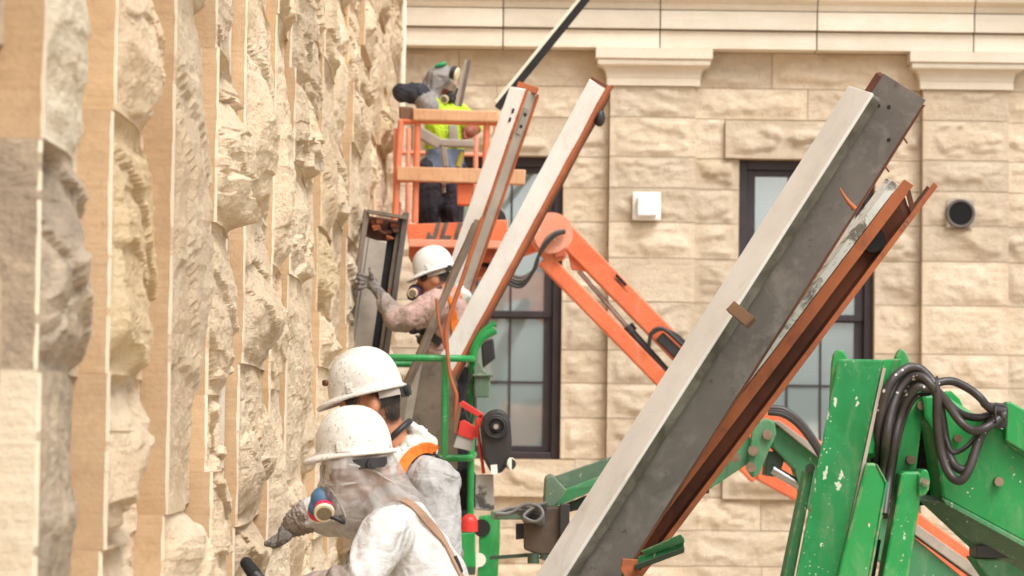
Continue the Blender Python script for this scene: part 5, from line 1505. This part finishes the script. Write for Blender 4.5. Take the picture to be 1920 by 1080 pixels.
link_mesh('hood', hd.mesh('hood', [M['tyvek_hood']], .01, 3, .01, 12, 2), w3)
hat3, HB3 = hard_hat(P(814, 505, 16.5), (-.93, -.02, -.30), (-.12, 0, 1), M['hat_clean'], w3, a=.128, b=.115, h=.142, brim=.045)
band(P(818, 512, 16.5), HB3, .115, .1, 0, .034, R(60), R(190), M['grey_light'], 'head_band', w3)
mb = MB(); p = P(841, 503, 16.42); mb.cyl(p, p - Vector((-.005, .02, 0)), .02, n=14); mb.build('ratchet_knob', M['black'], w3)
respirator(w3, P(779, 548, 16.47), (-.9, -.1, -.4), (0, 0, 1), simple('purple_rubber', S(70,58,80), .5), [(.02, .05, -.0), (.02, -.055, 0)], M['pink'], .03)
mb = MB(); mb.tube(spline([P(775,560,16.42), P(790,556,16.36), P(810,546,16.36), P(828,538,16.38)], 5), .010, 8); mb.build('respirator_strap', M['black'], w3)
tips = []
for (mx, my, tx, ty, r) in ((680,516,669,514,.011), (676,523,666,522,.0115), (676,531,667,532,.011), (680,540,672,543,.010)):
    tips.append((P(690, (my+528)/2, 16.46), P(mx, my, 16.44), P(tx, ty, 16.47), r))
hand(w3, P(716, 556, 16.42), P(696, 530, 16.46), tips, (P(697,520,16.43), P(695,511,16.42), P(694,503,16.43)), M['glove'], pr=(.042,.024,.045), cuff=P(722,568,16.4))
tips = [(P(792,636,16.9)+Vector((0,d,0)), P(786,633,16.9)+Vector((0,d,0)), P(781,630,16.9)+Vector((0,d,0)), .0105) for d in (-.03,-.01,.01,.03)]
hand(w3, P(800,640,16.9), P(794,637,16.9), tips, (P(795,632,16.86), P(791,626,16.86), P(787,623,16.87)), M['glove'])

# ---- fourth worker, up in the orange basket
w4 = thing('person', 'person in hi-vis vest, grey hood and respirator up in the orange basket', 'person', (P(828, 400, 20.1).x, 20.1, P(828, 462, 20.1).z))
fw4 = Vector((.78, -.45, -.42)); B4 = basis(fw4, (0, 0, 1))
b = Body(); hc = P(824, 158, 20.1)
b.ell(hc + B4 @ Vector((-.01, 0, .0)), (.118, .108, .15), B4, 4)
b.ell(hc + B4 @ Vector((.045, 0, -.015)), (.08, .072, .1), B4, 5)
b.cap(P(812, 168, 20.1), .085, P(810, 200, 20.1), .09, 4)
b.cap(P(828, 225, 20.1), .14, P(834, 280, 20.1), .145, 0)
b.cap(P(834, 280, 20.1), .145, P(832, 318, 20.1), .145, 2)
b.cap(P(805, 205, 20.0), .085, P(858, 212, 20.2), .085, 0)
b.chain([(P(803, 200, 19.98), .085), (P(790, 180, 19.95), .075)], 4)
b.chain([(P(788, 176, 19.95), .078), (P(754, 173, 19.95), .07)], 3); b.cap(P(752, 166, 19.95), .04, P(752, 182, 19.95), .04, 3); b.cap(P(772, 166, 19.95), .045, P(772, 186, 19.95), .045, 3)
b.chain([(P(862, 212, 20.2), .08), (P(888, 240, 20.0), .06)], 0)
b.chain([(P(888, 240, 20.0), .055), (P(880, 248, 19.85), .05)], 5)
zf4 = P(828, 462, 20.1).z
for dx, dy in ((-.09, -.03), (.09, .03)):
    hp_ = P(828, 322, 20.1) + Vector((dx, dy, 0)); b.chain([(hp_, .105), (hp_ + Vector((-.01, -.05, -.28)), .088), (Vector((hp_.x, hp_.y, zf4 + .1)), .07)], 3)
    shoe(b, Vector((hp_.x, hp_.y, zf4 + .108)), (.8, -.5), 3)
me = b.mesh('body', [M['hivis'], M['skin'], simple('jeans', S(126,140,160), .8, c2=S(96,110,132)), M['navy'], M['greyhood'], M['skin_dark']], .013, 4, .014, 7, 31, (0, 2, 3, 4))
me_w4 = me.copy(); link_mesh('body', me, w4)
ribbon(me_w4, [(848,232),(850,255),(848,280)], 19.9, .07, M['grey_light'], 'vest_stripe', w4, .008)
ribbon(me_w4, [(866,284),(862,298),(857,315)], 19.9, .045, M['yellow'], 'lanyard', w4, .01)
ribbon(me_w4, [(832,340),(832,352),(834,364)], 19.9, .03, M['grey_light'], 'pocket_tag', w4, .01)
respirator(w4, hc + B4 @ Vector((.115, 0, -.055)), fw4, (0, 0, 1), M['black'], [(.02, .07, -.02), (.02, -.07, -.02)], M['black'], .032)
band(hc + B4 @ Vector((.005, 0, .022)), B4, .118, .097, 0, .05, R(-50), R(50), M['steel'], 'goggles', w4, .012)
for k, dx in enumerate((0.0, .05, -.05)):
    mb = MB(); mb.tube(spline([hc + B4 @ Vector((.10, .05 + dx, .02)), hc + B4 @ Vector((.115, .04 + dx*.8, -.06)), hc + B4 @ Vector((.10, .03 + dx, -.14))], 5), .011, 6); mb.build('mask_strap', M['black'], w4)
mb = MB(); p = P(856, 138, 19.93); d = (B4 @ Vector((1, .2, .1))).normalized(); mb.cyl(p - d*.04, p, .05, n=22, mi=1); mb.cyl(p, p + d*.012, .047, .04, n=22); mb.build('head_lamp', [M['lens'], M['black']], w4)
mb = MB(); mb.ell(P(826, 123, 20.05), (.05, .06, .022), basis((.9,0,.35),(0,0,1))); mb.build('lamp_mount', M['lamp_green'], w4)
tips = [(P(878,250,19.84)+Vector((0,0,d)), P(870,251,19.82)+Vector((0,0,d)), P(868,252,19.87)+Vector((0,0,d)), .012) for d in (-.03,-.01,.01,.03)]
hand(w4, P(884,245,19.9), P(878,249,19.85), tips, (P(878,243,19.84), P(872,240,19.82), P(868,241,19.85)), M['skin_dark'], name='hand', pr=(.04,.025,.04))
tips = [(P(752,174,19.95)+Vector((0,0,d)), P(746,174,19.93)+Vector((0,0,d)), P(743,176,19.97)+Vector((0,0,d)), .012) for d in (-.03,-.01,.01,.03)]
hand(w4, P(756,174,19.95), P(751,174,19.95), tips, (P(752,168,19.9), P(748,165,19.9), P(746,165,19.92)), M['blackcloth'])
mb = MB(); mb.plate([(872,112),(884,112),(866,200),(852,198)], 19.75, .02); mb.plate([(877,112),(884,112),(866,200),(860,200)], 19.74, .008, mi=1)
pl = mb.build('saw_blade', [M['grey_light'], M['grey']], loc=P(858, 198, 19.75)); tag(pl, 'tapered grey metal blade standing up beside the hooded head in the orange basket', 'blade')
mb = MB(); mb.bar(P(784,247,19.7), P(826,272,19.7), .085, .07); mb.bar(P(824,268,19.7), P(889,270,19.7), .058, .06); mb.bar(P(830,268,19.7), P(836,314,19.7), .045, .05)
pl = mb.build('duct_bracket', M['grey_light'], loc=P(830, 314, 19.7), bevel=.012); tag(pl, 'grey branching metal duct lying across the rail opening of the orange basket', 'duct')
